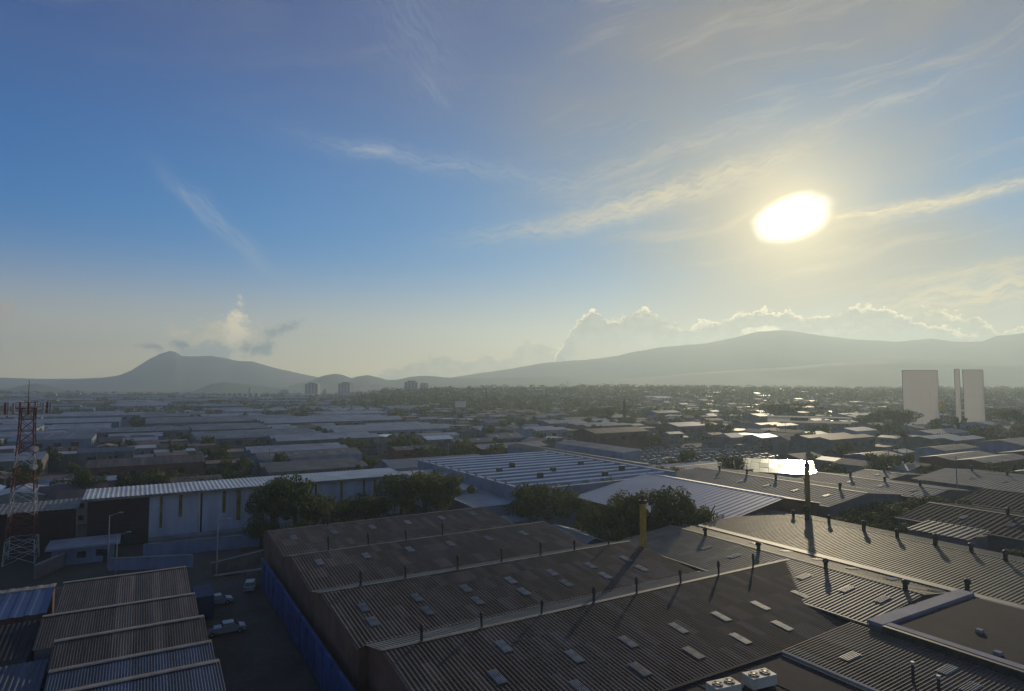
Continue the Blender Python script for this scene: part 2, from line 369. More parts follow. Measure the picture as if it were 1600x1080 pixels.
def hills(name, prof, D, m, depth=1500, rough=1.0, n=220):
    mb = MB(); p0, p1 = prof[0][0], prof[-1][0]; NR = 16
    for i in range(n + 1):
        px = p0 + (p1 - p0) * i / n; py = interp(prof, px)
        d = ray(px, py); H = HC + D * d[2] / d[1]
        edge = sst(i, 0, 12) * sst(n - i, 0, 12)
        H = -3 + (H + 3) * edge
        for j in range(NR + 1):
            t = j / NR * 2 - 1                                   # -1 near foot, 0 crest, 1 back foot
            y = D + t * depth
            fall = (1 - abs(t)) ** 1.35
            x = d[0] / d[1] * y
            nz = mn.fractal(mathutils.Vector((x, y, 0)) * 0.0028, 1.0, 2.0, 5) * 0.20 * rough * (1 - fall) * 1.6 * fall
            z = -3 + (H + 3) * (fall + nz)
            if abs(t) < 1e-6: z += (H + 3) * 0.012 * mn.noise(mathutils.Vector((x * .012, 0, 5)))
            mb.v.append((x, y, z))
    for i in range(n):
        for j in range(NR):
            a = i * (NR + 1) + j; mb.f.append((a, a + 1, a + NR + 2, a + NR + 1)); mb.m.append(0)
    o = struct(mb, name, m)
    for p in o.data.polygons: p.use_smooth = True
hills('volcano_hill', [(-120, 592), (0, 590), (60, 592), (120, 592), (160, 590), (185, 587), (205, 579), (230, 563), (250, 553), (265, 549), (274, 550), (284, 556), (297, 557), (330, 556), (352, 560), (372, 564), (395, 565), (430, 575), (470, 584), (510, 592), (580, 600)], 3900, hillm2, 1100, 2.0)
hills('ridge_hills', [(640, 600), (730, 586), (800, 576), (850, 567), (930, 561), (965, 556), (985, 551), (1030, 543), (1100, 537), (1150, 527), (1185, 518), (1230, 516), (1280, 524), (1330, 530), (1400, 534), (1455, 529), (1490, 534), (1535, 534), (1555, 525), (1600, 521), (1680, 519), (1760, 525)], 4050, hillm, 900, 1.8)
hills('middle_hills', [(400, 606), (440, 603), (480, 597), (505, 587), (525, 584), (537, 586), (548, 591), (560, 588), (575, 586), (592, 590), (605, 594), (622, 593), (640, 589), (665, 587), (700, 590), (760, 591), (850, 588), (905, 588), (960, 592), (1020, 590), (1080, 583), (1150, 578), (1240, 573), (1330, 565), (1420, 562), (1500, 564), (1600, 570), (1720, 575)], 3050, hillm, 650)
hills('near_hills', [(-120, 612), (-30, 610), (15, 607), (40, 601), (58, 599), (80, 604), (105, 609), (140, 610), (170, 615), (230, 616), (300, 612), (330, 600), (350, 597), (380, 600), (430, 606), (520, 616), (600, 618)], 2350, hillm, 400)
hz = MB(); hz.box(-5200, 5200, -450, 5100, -8, 395)
hm = bpy.data.materials.new('haze_air'); hm.use_nodes = True; ht = hm.node_tree
for n in list(ht.nodes):
    if n.type != 'OUTPUT_MATERIAL': ht.nodes.remove(n)
vol = ht.nodes.new('ShaderNodeVolumePrincipled')
vol.inputs['Color'].default_value = (0.73, 0.885, 0.955, 1); vol.inputs['Density'].default_value = 2.6e-4
vol.inputs['Anisotropy'].default_value = 0.47
ht.links.new(vol.outputs[0], ht.nodes['Material Output'].inputs['Volume'])
hz.build('haze', hm, None, kind='stuff', label='pale evening haze over the whole city', category='haze')

# ------------------------------------------------------------------ building kit
def frame(axis): return (lambda a, b, z: (a, b, z)) if axis == 'u' else (lambda a, b, z: (b, a, z))
def corrugated(name, fr, a0, a1, b0, b1, z0, z1, m, parent, pitch=0.5, h=0.07, thick=0.0):
    mb = MB(); n = max(2, int(abs(a1 - a0) / pitch)); p = (a1 - a0) / n
    ring = []
    for i in range(n):
        for q, dz in ((0, 0), (.45, 0), (.6, h), (.85, h)): ring.append((a0 + (i + q) * p, dz))
    ring.append((a1, 0))
    for a, dz in ring:
        mb.v.append(fr(a, b0, z0 + dz)); mb.v.append(fr(a, b1, z1 + dz))
    for i in range(len(ring) - 1):
        mb.f.append((2 * i, 2 * i + 2, 2 * i + 3, 2 * i + 1)); mb.m.append(0)
    return mb.build(name, m, parent)
def vent_mesh(h=1.5, r=0.30):
    mb = MB(); mb.tube((0, 0, -0.3), (0, 0, h * .62), r, r, 10); me = mb.mesh('roof_vent', ventm)
    mc = MB(); mc.tube((0, 0, h * .60), (0, 0, h * .72), r * 1.0, r * 1.6, 10); mc.tube((0, 0, h * .72), (0, 0, h), r * 1.6, r * 1.35, 10)
    mc.tube((0, 0, h), (0, 0, h * 1.1), r * 1.35, r * 0.3, 10)
    return me, mc.mesh('vent_cap', ventm)
VENT = vent_mesh(1.5, .30); VENTT = vent_mesh(1.9, .14); VENTB = vent_mesh(2.6, 0.42)
def add_vent(root, loc, V=VENT):
    v = link('roof_vent', V[0], root, (loc[0] + random.uniform(-.5, .5), loc[1] + random.uniform(-.12, .12), loc[2])); link('vent_cap', V[1], v)
    k = random.uniform(.85, 1.12); v.scale = (k, k, k * random.uniform(.85, 1.1)); v.rotation_euler = (random.uniform(-.05, .05), random.uniform(-.05, .05), 0)
def skymesh(fr, slope, wa=1.0, lb=2.3):
    mb = MB(); n = 5; p = wa / n; top = []
    for i in range(n):
        for q, dz in ((0, .06), (.45, .06), (.6, .13), (.85, .13)): top.append(((i + q) * p - wa / 2, dz))
    top.append((wa / 2, .06))
    for a, dz in top:
        mb.v.append(fr(a, -lb / 2, dz - slope * lb / 2)); mb.v.append(fr(a, lb / 2, dz + slope * lb / 2))
    for i in range(len(top) - 1): mb.f.append((2 * i, 2 * i + 2, 2 * i + 3, 2 * i + 1)); mb.m.append(0)
    return mb.mesh('skylight', glassy)
def shed(name, label, u0, v0, a0, a1, prof, axis='u', roofs=None, wall=wallc, pitch=0.5, skyl=(), vents=(), capw=0.5, capm=cap, group=None, cat='warehouse',
         over=0.35, h=0.07, gutters=True, V=VENT, z0=0.0, rot=TH, xy=None, capr=None):
    """building whose roof profile runs across; prof = [(b, z)...]; coordinates are uv metres relative to (u0, v0)"""
    x, y = xy if xy else uv2xy(u0, v0)
    R = thing(name, label, cat, (x, y, z0), rot, group); fr = frame(axis)
    roofs = roofs or [zinc] * (len(prof) - 1)
    for i, ((b0, z_0), (b1, z_1)) in enumerate(zip(prof, prof[1:])):
        ob0 = b0 - (over if i == 0 else 0); ob1 = b1 + (over if i == len(prof) - 2 else 0)
        sl = (z_1 - z_0) / (b1 - b0)
        corrugated('roof_slope', fr, a0 - over, a1 + over, ob0, ob1, z_0 - sl * (b0 - ob0) + .05, z_1 + sl * (ob1 - b1) + .05, roofs[i], R, pitch, h)
    w = MB()
    for (b0, z_0), (b1, z_1) in zip(prof, prof[1:]):
        for a in (a0, a1): w.face([fr(a, b0, 0), fr(a, b1, 0), fr(a, b1, z_1), fr(a, b0, z_0)])
    for b, z in (prof[0], prof[-1]): w.face([fr(a0, b, 0), fr(a1, b, 0), fr(a1, b, z), fr(a0, b, z)])
    w.build('wall', wall, R)
    for i in range(1, len(prof) - 1):
        if prof[i][1] > prof[i - 1][1] and prof[i][1] > prof[i + 1][1]:
            b, z = prof[i]; c = MB()
            s0 = (z - prof[i - 1][1]) / (b - prof[i - 1][0]); s1 = (prof[i + 1][1] - z) / (prof[i + 1][0] - b)
            A = [(b - capw, z - s0 * capw + .15), (b, z + .17), (b + (capr or capw), z + s1 * (capr or capw) + .15)]
            for (p, q), (r, t) in zip(A, A[1:]):
                c.face([fr(a0 - over, p, q), fr(a1 + over, p, q), fr(a1 + over, r, t), fr(a0 - over, r, t)])
            c.build('ridge_cap', capm, R)
    if gutters:
        for b, z, s in ((prof[0][0], prof[0][1], -1), (prof[-1][0], prof[-1][1], 1)):
            gt = MB(); lo, hi = sorted((b + s * (over + .02), b + s * (over + .22)))
            A = fr(a0 - over, lo, z - .12); B = fr(a1 + over, hi, z + .06)
            gt.box(min(A[0], B[0]), max(A[0], B[0]), min(A[1], B[1]), max(A[1], B[1]), A[2], B[2]); gt.build('gutter', capm, R)
    cache = {}
    for a, b in skyl:
        k = next((i for i in range(len(prof) - 1) if prof[i][0] <= b <= prof[i + 1][0]), 0)
        s = (prof[k + 1][1] - prof[k][1]) / (prof[k + 1][0] - prof[k][0])
        if k not in cache: cache[k] = skymesh(fr, s)
        link('skylight', cache[k], R, fr(a, b, interp(prof, b) + .07))
    for a, b in vents: add_vent(R, fr(a, b, interp(prof, b)), V)
    return R

OCC = []    # footprints in uv, so that filler keeps clear
def occ(u0, u1, v0, v1): OCC.append((u0, u1, v0, v1))

# ------------------------------------------------------------------ the big dark warehouse
fk = [fibre, fibre2] * 5  # sun-facing slopes get the paler sheet, light put into the colour
sk = []
for a, in zip((37.2, 44.0, 51.1, 57.8, 64.6, 72.3)): sk.append((a, 51.1))
for a in (27.5, 34.5, 41.5, 48.6, 55.6, 62.5): sk.append((a, 46.6))
sk.append((28.6, 51.2)); sk.append((31.8, 55.6))
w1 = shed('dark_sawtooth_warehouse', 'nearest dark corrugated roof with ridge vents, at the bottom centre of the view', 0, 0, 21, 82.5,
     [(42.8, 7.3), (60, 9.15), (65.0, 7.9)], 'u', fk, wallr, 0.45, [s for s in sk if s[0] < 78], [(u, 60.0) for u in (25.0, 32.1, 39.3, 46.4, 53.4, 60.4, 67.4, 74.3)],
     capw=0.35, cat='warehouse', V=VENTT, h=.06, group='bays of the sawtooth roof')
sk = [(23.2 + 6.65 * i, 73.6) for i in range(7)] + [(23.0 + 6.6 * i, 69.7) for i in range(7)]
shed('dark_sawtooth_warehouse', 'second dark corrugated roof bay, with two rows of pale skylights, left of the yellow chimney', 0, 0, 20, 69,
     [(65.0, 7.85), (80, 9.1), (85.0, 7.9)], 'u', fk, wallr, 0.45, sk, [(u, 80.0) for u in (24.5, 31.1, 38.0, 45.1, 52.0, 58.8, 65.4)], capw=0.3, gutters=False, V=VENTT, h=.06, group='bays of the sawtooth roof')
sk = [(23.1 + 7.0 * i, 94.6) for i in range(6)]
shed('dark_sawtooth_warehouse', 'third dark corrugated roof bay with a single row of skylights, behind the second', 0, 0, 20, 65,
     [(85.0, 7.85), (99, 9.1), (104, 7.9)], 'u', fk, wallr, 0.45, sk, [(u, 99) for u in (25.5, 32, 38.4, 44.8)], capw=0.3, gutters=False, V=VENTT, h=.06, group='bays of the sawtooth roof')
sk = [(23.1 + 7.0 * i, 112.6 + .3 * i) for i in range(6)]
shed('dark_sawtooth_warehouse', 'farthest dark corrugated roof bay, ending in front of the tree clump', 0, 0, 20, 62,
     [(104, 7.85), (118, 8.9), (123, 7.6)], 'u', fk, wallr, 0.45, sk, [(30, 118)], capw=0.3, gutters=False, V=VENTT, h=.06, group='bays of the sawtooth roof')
occ(18, 84, 40, 125)
# ------------------------------------------------------------------ lit roofs on the right, ridges running away
lit = mat('sunlit_corrugated_roof', (0.105, 0.088, 0.058), 0.56, 0.05, 0.35, 0.25, spec=0.28, sheet=(3.3, 1.1, .25))  # the sun's yellow warmth is put into this sheet colour
sk = [(69.3 - 5.35 * i, 87.2) for i in range(6)] + [(v, 77.8) for v in (71.5, 66, 60.2, 54.3, 48.4, 44.0)] 
shed('lit_corrugated_warehouse', 'sunlit corrugated roof with skylights and four ridge vents, right of the yellow chimney', 0, 0, 42, 84,
     [(71, 8.05), (82.7, 9.25), (90.0, 8.3)], 'v', [fibre2, lit], wallc, skyl=[s for s in sk], vents=[(v, 82.7) for v in (76, 65.3, 54.2, 43.8)], capw=0.25, h=.065, pitch=.5, group='sunlit corrugated roofs')
shed('lit_corrugated_warehouse', 'largest sunlit corrugated roof with a long row of dark vents, at the right edge', 0, 0, 12, 84,
     [(90.2, 8.6), (108.2, 9.5), (116.5, 8.3)], 'v', [lit, lit], wallc, skyl=(), vents=[(v, 108) for v in (77.4, 70.5, 64, 58.2, 52.5, 47.6, 43.1, 36, 29)] + [(40.8, 91.2), (34.4, 91.0)], capw=0.2, h=.065, pitch=.5, group='sunlit corrugated roofs', gutters=False)
gl = MB(); gl.box(89.0, 90.6, 12, 84, 8.30, 8.72)
x = gl.build('ridge_walkway', cap, None, rot=TH, label='long pale capping strip between the two sunlit corrugated roofs', category='roof flashing')
sp_ = thing('patch_roof', 'small pale ribbed roof patch beyond the row of dark vents', 'roof', (*uv2xy(125.5, 59), 0), TH)
corrugated('roof_slope', frame('v'), -5, 5, -4, 4, 8.3, 8.9, fibre2, sp_, 1.0, 0.12)
pw = MB(); pw.box(-3.8, 3.8, -4.8, 4.8, 0, 8.1); pw.build('wall', wallc, sp_)
vb = thing('tall_ventilator', 'tallest dark ventilator stack on the sunlit roof, below the brown post', 'ventilator', (*uv2xy(107.2, 74.0), 9.4), TH)
link('stack', VENTB[0], vb); link('vent_cap', VENTB[1], vb)
occ(70, 132, 8, 86)
# ------------------------------------------------------------------ flat dark building, bottom right
qb = thing('flat_roofed_building', 'building with a wide flat dark roof and a pale parapet at the bottom right', 'building', (*uv2xy(0, 0), 0), TH)
q = MB(); q.box(69, 88.4, 6, 40.6, 0, 8.95, 0); q.build('wall', wallc, qb)
q = MB(); q.box(70.0, 87.7, 6.3, 38.6, 8.96, 9.02, 0); q.build('roof', darkroof, qb)
q = MB(); q.box(68.7, 88.6, 38.9, 40.6, 8.97, 9.3); q.build('parapet', mat('parapet_grey', (0.22, 0.22, 0.27), .8), qb)
q = MB(); q.box(68.4, 68.95, 5.8, 38.8, 8.2, 9.25); q.build('gutter', ventm, qb)
q = MB(); q.box(69.0, 70.0, 26, 38.8, 8.97, 9.3); q.build('coping', mat('parapet_grey', (0.2, 0.2, 0.24), .8), qb)
for (a, b) in ((71.3, 29.5), (80, 20), (76, 33)):
    q = MB(); q.box(a - .3, a + .3, b - .3, b + .3, 9.02, 9.35); q.build('roof_hatch', concrete, qb)
shed('low_shed', 'brown corrugated roof with pipes and white skylights, below the flat dark roof', 0, 0, 6, 41.8, [(55.5, 7.9), (67.9, 8.5)], 'v', [zincwarm], wallc, 0.36,
     [(31.0, 65.0), (28.3, 63.2), (37.5, 60.5), (24, 66)], [], gutters=False)
nb = thing('flat_service_building', 'low flat-roofed block with air conditioning units, at the bottom edge of the view', 'building', (0, 0, 0), TH)
q = MB(); q.box(30, 55.0, 14, 41.3, 0, 8.3); q.build('wall', wallc, nb)
q = MB(); q.box(30.3, 54.7, 14.3, 41.0, 8.31, 8.4); q.build('roof', darkroof, nb)
q = MB(); q.box(29.8, 55.1, 41.05, 41.4, 8.32, 8.6); q.build('parapet', darkroof, nb)
q = MB(); q.box(54.8, 55.2, 14, 41.0, 8.41, 8.7); q.build('coping', concrete, nb)
for k in range(4):
    q = MB(); q.box(31 + k * 6, 31.12 + k * 6, 15, 41, 8.4, 8.46); q.build('seam', darkroof, nb)
def ac(u, v, z, label, rot):
    r = thing('air_conditioner', label, 'air conditioner', (*uv2xy(u, v), z), rot, 'roof air conditioners')
    b = MB(); b.box(-1.3, 1.3, -.7, .7, .15, 1.05); b.build('cabinet', mat('ac_cream', (.55, .52, .42), .6), r)
    for s in (-.62, .62):
        f = MB(); f.tube((s, 0, 1.05), (s, 0, 1.13), .46, .46, 16); fo = f.build('fan_grille', ventm, r)
        f = MB(); f.tube((s, 0, 1.13), (s, 0, 1.17), .13, .13, 10)
        for t in range(4): f.box(s - .43 if t % 2 else s - .03, s + .43 if t % 2 else s + .03, -.03 if t % 2 else -.43, .03 if t % 2 else .43, 1.135, 1.15)
        f.build('fan_guard', steel, fo)
    for s in (-1.1, 1.1):
        f = MB(); f.box(s - .08, s + .08, -.65, .65, 0, .15); f.build('foot', steel, r)
ac(47.6, 37.9, 8.4, 'cream air conditioner with two round fans on the roof, the one farther right', TH - .15)
ac(43.5, 38.3, 8.4, 'cream air conditioner half cut by the bottom edge of the view', TH - .15)
def rpipe(u, v, z, h, label):
    r = thing('roof_pipe', label, 'pipe', (*uv2xy(u, v), z), 0, 'pipes on the brown roof')
    q = MB(); q.tube((0, 0, 0), (0, 0, h), .14, .12, 8); q.build('stack', ventm, r)
    q = MB(); q.tube((0, 0, h), (0, 0, h + .22), .22, .16, 8); q.build('pipe_cap', steel, r)
rpipe(60.3, 31.6, 7.9, 1.9, 'dark upright pipe on the brown roof, the farther of two'); rpipe(59.3, 29.0, 7.85, 2.0, 'dark upright pipe on the brown roof, nearest the bottom edge')
occ(28, 90, 4, 42)
# ------------------------------------------------------------------ sheds at the lower left, sun on each far slope put into a pale strip
capL = mat('pale_sunlit_strip', (0.21, 0.185, 0.155), 0.6, 0, 0.3, 0.8)
def lshed(a0, a1, b0, b1, z, m, label, drop=1.0, **k):
    return shed('workshop_shed', label, 0, 0, a0, a1, [(b0, z - drop), (b1 - 1.0, z), (b1, z - .12)], 'u', [m, capL], wallc, 0.26, (), (), 0.22, capL, 'workshop sheds in a row', 'shed', over=.2, gutters=False, h=.026, capr=.9, **k)
lshed(-8.4, 6.4, 95.6, 109.2, 7.1, zincwarm, 'shed roof with one shaded dull slope, farthest of the left row', 1.0)
lshed(-9.2, 6.7, 86.6, 95.4, 7.0, zincwarm, 'brown ribbed shed roof, second from the back of the left row')
lshed(-7.2, 7.1, 80.1, 86.4, 6.8, zincwarm, 'narrow brown ribbed shed roof in front of the wider brown one')
lshed(-7.0, 7.4, 73.0, 80.0, 6.0, zincblue, 'blue-grey ribbed shed roof below the narrow brown one', .9)
lshed(-5.8, 7.5, 58.0, 72.9, 6.5, zincblue, 'blue-grey ribbed shed roof nearest the bottom edge, with a pale ridge', 1.4)
shed('workshop_shed', 'smooth blue roof with a pale back edge, at the far left', 0, 0, -34, -9.7, [(99.6, 6.0), (108.6, 6.7), (110.6, 6.6)], 'u', [mat('smooth_blue_roof',(.045,.085,.19),.6,0,.2,.1), capL], wallr, 1.5, (), (), .2, capL, 'workshop sheds in a row', 'shed', over=.2, gutters=False)
shed('workshop_shed', 'dark low roof left of the brown ribbed sheds', 0, 0, -34, -9.8, [(86, 5.6), (95.4, 6.4)], 'u', [darkroof], wallc, .5, (), (), .2, capL, 'workshop sheds in a row', 'shed', over=.2, gutters=False)
shed('workshop_shed', 'deep blue roof in the bottom left corner', 0, 0, -30, -7.8, [(58, 4.6), (84.0, 5.6)], 'u', [zincblue], wallc, .5, (), (), .2, capL, 'workshop sheds in a row', 'shed', over=.2, gutters=False)
occ(-36, 9, 50, 112)
# yard, verge and blue wall
y = MB(); y.box(8.6, 18.5, 45, 124, -0.06, 0.04); y.box(-36, 20.3, 112, 134, -0.06, 0.035)
yo = struct(y, 'yard_pavement', asphalt); yo.rotation_euler[2] = TH
v_ = MB(); v_.box(18.9, 30, 45, 158, -0.06, 0.03); vo = struct(v_, 'earth_verge', earth); vo.rotation_euler[2] = TH
bw = thing('blue_yard_wall', 'long bright blue sheet wall dividing the yard from the dark warehouse', 'wall', (0, 0, 0), TH)
for k in range(18):
    b0 = 47 + k * 3.9
    q = MB(); q.box(18.72, 18.82, b0 + .03, b0 + 3.87, .1, 4.7); q.build('panel', bluep, bw)
    q = MB(); q.box(18.60, 18.70, b0 - .06, b0 + .06, 0, 4.72); q.build('post', bluep, bw)
q = MB(); q.box(18.55, 18.95, 47, 117, 4.72, 4.85); q.build('coping', bluep, bw)
occ(9, 30, 45, 158)
bc = thing('blue_container', 'deep blue steel container standing beside the back end of the sheds', 'container', (*uv2xy(8.9, 107.2), 0), TH)
q = MB(); q.box(-1.3, 1.3, -3, 3, .15, 3.6); q.build('body', mat('container_deep_blue', (.015,.032,.10), .7, 0, .4, .5), bc)
for s in range(9):
    q = MB(); q.box(-1.38, -1.3, -2.8 + s * .65, -2.5 + s * .65, .3, 3.5); q.build('rib', MATS['container_deep_blue'], bc)
q = MB(); q.box(.05, 1.2, -3.06, -3, .3, 3.4); q.build('door', MATS['container_deep_blue'], bc)
# ------------------------------------------------------------------ vehicles
def car(kind, loc, rot, label, paint, group=None):
    r = thing('parked_car' if kind != 'truck' else 'pickup_truck', label, 'car' if kind != 'truck' else 'pickup', (*loc, 0.04), rot, group)
    b = MB()
    L = 2.6 if kind == 'truck' else 2.15
    # side silhouette, extruded
    sil = [(-L, .35), (-L, .95), (-L + .15, 1.02), (-.9 if kind != 'truck' else .1, 1.05), (L - 1.0, 1.0), (L - .12, .85), (L, .6), (L, .35)]
    n = len(sil)
    for w in (-.86, .86): b.face([(x, w, z) for x, z in (sil if w < 0 else sil[::-1])])
    for (x0, z0), (x1, z1) in zip(sil, sil[1:] + sil[:1]): b.face([(x0, -.86, z0), (x1, -.86, z1), (x1, .86, z1), (x0, .86, z0)])
    b.build('body', paint, r)
    if kind == 'truck': c0, c1, t0, t1 = -.5, 1.75, -.35, 1.0
    else: c0, c1, t0, t1 = -1.9, 1.15, -1.45, .45
    g_ = MB(); sw = .8; tw = .66
    P = [(c0, -sw, 1.03), (c1, -sw, 1.0), (c1, sw, 1.0), (c0, sw, 1.03), (t0, -tw, 1.5), (t1, -tw, 1.5), (t1, tw, 1.5), (t0, tw, 1.5)]
    for f in ((0, 1, 5, 4), (1, 2, 6, 5), (2, 3, 7, 6), (3, 0, 4, 7)): g_.face([P[k] for k in f])
    g_.build('window', darkg, r)
    t_ = MB(); t_.box(t0 - .04, t1 + .04, -tw - .03, tw + .03, 1.5, 1.56); t_.build('roof', paint, r)
    for s in (-1, 1):
        for x_ in (-L + .85, L - .85):
            w = MB(); w.tube((x_, s * .68, .34), (x_, s * .9, .34), .34, .34, 14); wo_ = w.build('wheel', rubber, r)
            w = MB(); w.tube((x_, s * .9, .34), (x_, s * .92, .34), .2, .2, 10); w.build('rim', steel, wo_)
        h = MB(); h.box(L - .06, L + .02, s * .62 - .16, s * .62 + .16, .62, .78); h.build('headlight', whitep, r)
        h = MB(); h.box(-L - .03, -L + .04, s * .68 - .1, s * .68 + .1, .65, .9); h.build('tail_light', redp, r)
    if kind == 'truck':
        h = MB(); h.box(-L + .1, -.6, -.72, .72, 1.04, 1.09); h.build('bed_cover', darkg, r)
    return r
car('car', at(340, 945, 0), TH + .05, 'silver car parked against the sheds beside the blue container', carw, 'vehicles in the yard')
car('truck', at(352, 990, 0), TH - .0, 'white pickup truck with an open bed, parked nearest the brown sheds', carw, 'vehicles in the yard')
car('car', at(391, 921, 0), TH + 1.35, 'white car standing alone near the blue wall', carw, 'vehicles in the yard')
cr = thing('low_barrier', 'low pale rail with red stripes at the back of the yard', 'barrier', (*at(372, 902, 0), 0), TH)
q = MB(); q.box(-4, 4, -.1, .1, .75, 1.0); q.build('rail', whitep, cr)
for k in range(4):
    q = MB(); q.box(-3.7 + 2.4 * k, -3.5 + 2.4 * k, -.1, .1, 0, .75); q.build('post', redp, cr)
q = MB(); q.box(-2.5, .5, -.13, -.1, .4, .72); q.build('stripe', redp, cr)
# ------------------------------------------------------------------ small block and low walls behind the sheds
sb = thing('gatehouse', 'small flat-roofed gatehouse with a wide pale roof slab, behind the sheds', 'building', (*at(122, 876, 0), 0), TH)
q = MB(); q.box(-4, 6, -3, 3.2, 0, 3.2); q.build('wall', wallb, sb)
q = MB(); q.box(-5, 7, -4, 4.2, 3.21, 3.6); q.build('roof', whiteroof, sb)
for k in range(3):
    q = MB(); q.box(-3 + 3 * k, -1.6 + 3 * k, -3.06, -3, 1.2, 2.4); q.build('window', darkg, sb)
q = MB(); q.box(4.2, 5.2, -3.06, -3, 0, 2.2); q.build('door', ventm, sb)
def lwall(a, b, z, t, m, label, name='boundary_wall', z0=0):
    A, B = at(*a, z0), at(*b, z0); L = math.hypot(B[0] - A[0], B[1] - A[1])
    o = MB(); o.box(0, L, -t / 2, t / 2, 0, z); r = o.build(name, m, None, (*A, 0), math.atan2(B[1] - A[1], B[0] - A[0]), label=label, category='wall')
    c = MB(); c.box(-.1, L + .1, -t / 2 - .1, t / 2 + .1, z, z + .15); c.build('coping', concrete, r)
    n = max(1, int(L / 6))
    for k in range(n + 1):
        p = MB(); p.box(L * k / n - .18, L * k / n + .18, -t / 2 - .08, t / 2 + .08, 0, z - .01); p.build('pier', m, r)
lwall((172, 892), (300, 886), 2.2, .3, wallb, 'pale low wall running right from the gatehouse')
lwall((225, 872), (418, 852), 2.6, .3, wallb, 'long pale wall in front of the white warehouse')
lwall((330, 900), (412, 878), 2.2, .3, wallc, 'dull wall closing the back end of the yard')
lwall((55, 905), (100, 885), 2.4, .3, wallc, 'short grey wall left of the gatehouse')
# street lamps and poles
def lamp(px, py, h, label, arm=1.6):
    r = thing('street_lamp', label, 'street lamp', (*at(px, py, 0), 0), TH, 'street lamps')
    q = MB(); q.tube((0, 0, 0), (0, 0, h), .14, .08, 8); q.build('pole', steel, r)
    q = MB(); q.tube((0, 0, h - .1), (arm, 0, h + .35), .06, .05, 6); q.build('arm', steel, r)
    q = MB(); q.box(arm - .1, arm + .6, -.16, .16, h + .3, h + .45); q.build('lamp_head', steel, r)
lamp(338, 905, 10, 'grey street lamp at the back of the yard, nearest the blue wall'); lamp(181, 897, 7, 'short street lamp beside the gatehouse')
lamp(168, 890, 10, 'tall street lamp right of the gatehouse'); lamp(308, 862, 12, 'street lamp in front of the white warehouse wall')
def upole(px, py, h, label, arms=2, grp='utility poles in the city'):
    r = thing('utility_pole', label, 'utility pole', (*at(px, py, 0), 0), random.uniform(0, 3), grp)
    q = MB(); q.tube((0, 0, 0), (0, 0, h), .17, .11, 6); q.build('pole', concrete, r)
    for k in range(arms):
        q = MB(); q.box(-1.1, 1.1, -.06, .06, h - .5 - k * .8, h - .38 - k * .8); q.build('crossarm', concrete, r)
    return r
# ------------------------------------------------------------------ red and white lattice mast
tb = at(33, 878, 0)
tw = thing('lattice_mast', 'tall red and white lattice telecom mast at the left edge', 'mast', (*tb, 0), .5)
H = 30.0
def tx(z, s, t): w = 2.5 - 1.35 * min(1, z / 26.0); return (s * w, t * w, z)
NB = 13
C4 = [(-1, -1), (1, -1), (1, 1), (-1, 1)]
for b in range(NB):
    z0, z1 = H * b / NB, H * (b + 1) / NB; m = redp if (b // 2) % 2 else whitep
    if b > 8: m = redp
    q = MB()
    for i in range(4):
        s, t = C4[i]; s2, t2 = C4[(i + 1) % 4]
        q.tube(tx(z0, s, t), tx(z1, s, t), .11, .11, 5)
        q.tube(tx(z0, s, t), tx(z1, s2, t2), .06, .06, 4); q.tube(tx(z0, s2, t2), tx(z1, s, t), .06, .06, 4)
        q.tube(tx(z1, s, t), tx(z1, s2, t2), .06, .06, 4)
    q.build('lattice_section', m, tw)
q = MB(); q.box(-1.7, 1.7, -1.7, 1.7, H - .1, H + .05); 
for s, t in C4:
    s2, t2 = C4[(C4.index((s, t)) + 1) % 4]; q.tube((s * 1.7, t * 1.7, H + 1.1), (s2 * 1.7, t2 * 1.7, H + 1.1), .04, .04, 4); q.tube((s * 1.7, t * 1.7, H), (s * 1.7, t * 1.7, H + 1.1), .04, .04, 4)
q.build('platform', redp, tw)
for k in range(9):
    a = k * 2 * pi / 9; q = MB(); x_, y_ = 3.6 * cos(a), 3.6 * sin(a)
    q.tube((x_ * .6, y_ * .6, H - .3), (x_, y_, H - .3), .05, .05, 4); q.box(x_ - .16, x_ + .16, y_ - .12, y_ + .12, H - 1.2, H + 1.1); q.build('antenna', redp if k % 2 else steel, tw)
q = MB(); q.tube((0, 0, H), (0, 0, H + 5.5), .09, .04, 5); q.build('lightning_rod', redp, tw)
for k, zz in enumerate((22, 18.5)):
    q = MB(); q.tube((1.3, -1.5, zz), (1.9, -2.1, zz), .6, .55, 12); q.build('dish', whitep, tw)
occ(-38, -20, 140, 165)
# ------------------------------------------------------------------ yellow chimney and posts
def chim(x, y, z1, w, label, m=yellow):
    r = thing('yellow_chimney', label, 'chimney', (x, y, 0), TH)
    q = MB(); q.tube((0, 0, 0), (0, 0, z1), w, w, 12); q.build('stack', m, r)
    q = MB(); q.tube((0, 0, z1), (0, 0, z1 + .5), w * 1.25, w * 1.25, 12); q.build('rim', ventm, r)
    q = MB(); q.tube((0, 0, z1 + .5), (0, 0, z1 + 1.3), w * .7, w * .5, 10); q.build('stack_cap', redp, r)
    for k in range(4):
        q = MB(); q.tube((0, 0, 8 + k * 2.2), (0, 0, 8.15 + k * 2.2), w * 1.1, w * 1.1, 12); q.build('band', m, r)
chim(*uv2xy(70.1, 77.5), 15.6, .52, 'yellow steel chimney rising between the dark and the sunlit roofs')
oc = mat('ochre_paint', (0.30, 0.17, 0.035), .7)
p2 = at(1263, 812, 8); chim(p2[0] * 1.06, p2[1] * 1.06, 17.5, .5, 'ochre chimney behind the row of dark vents', oc)
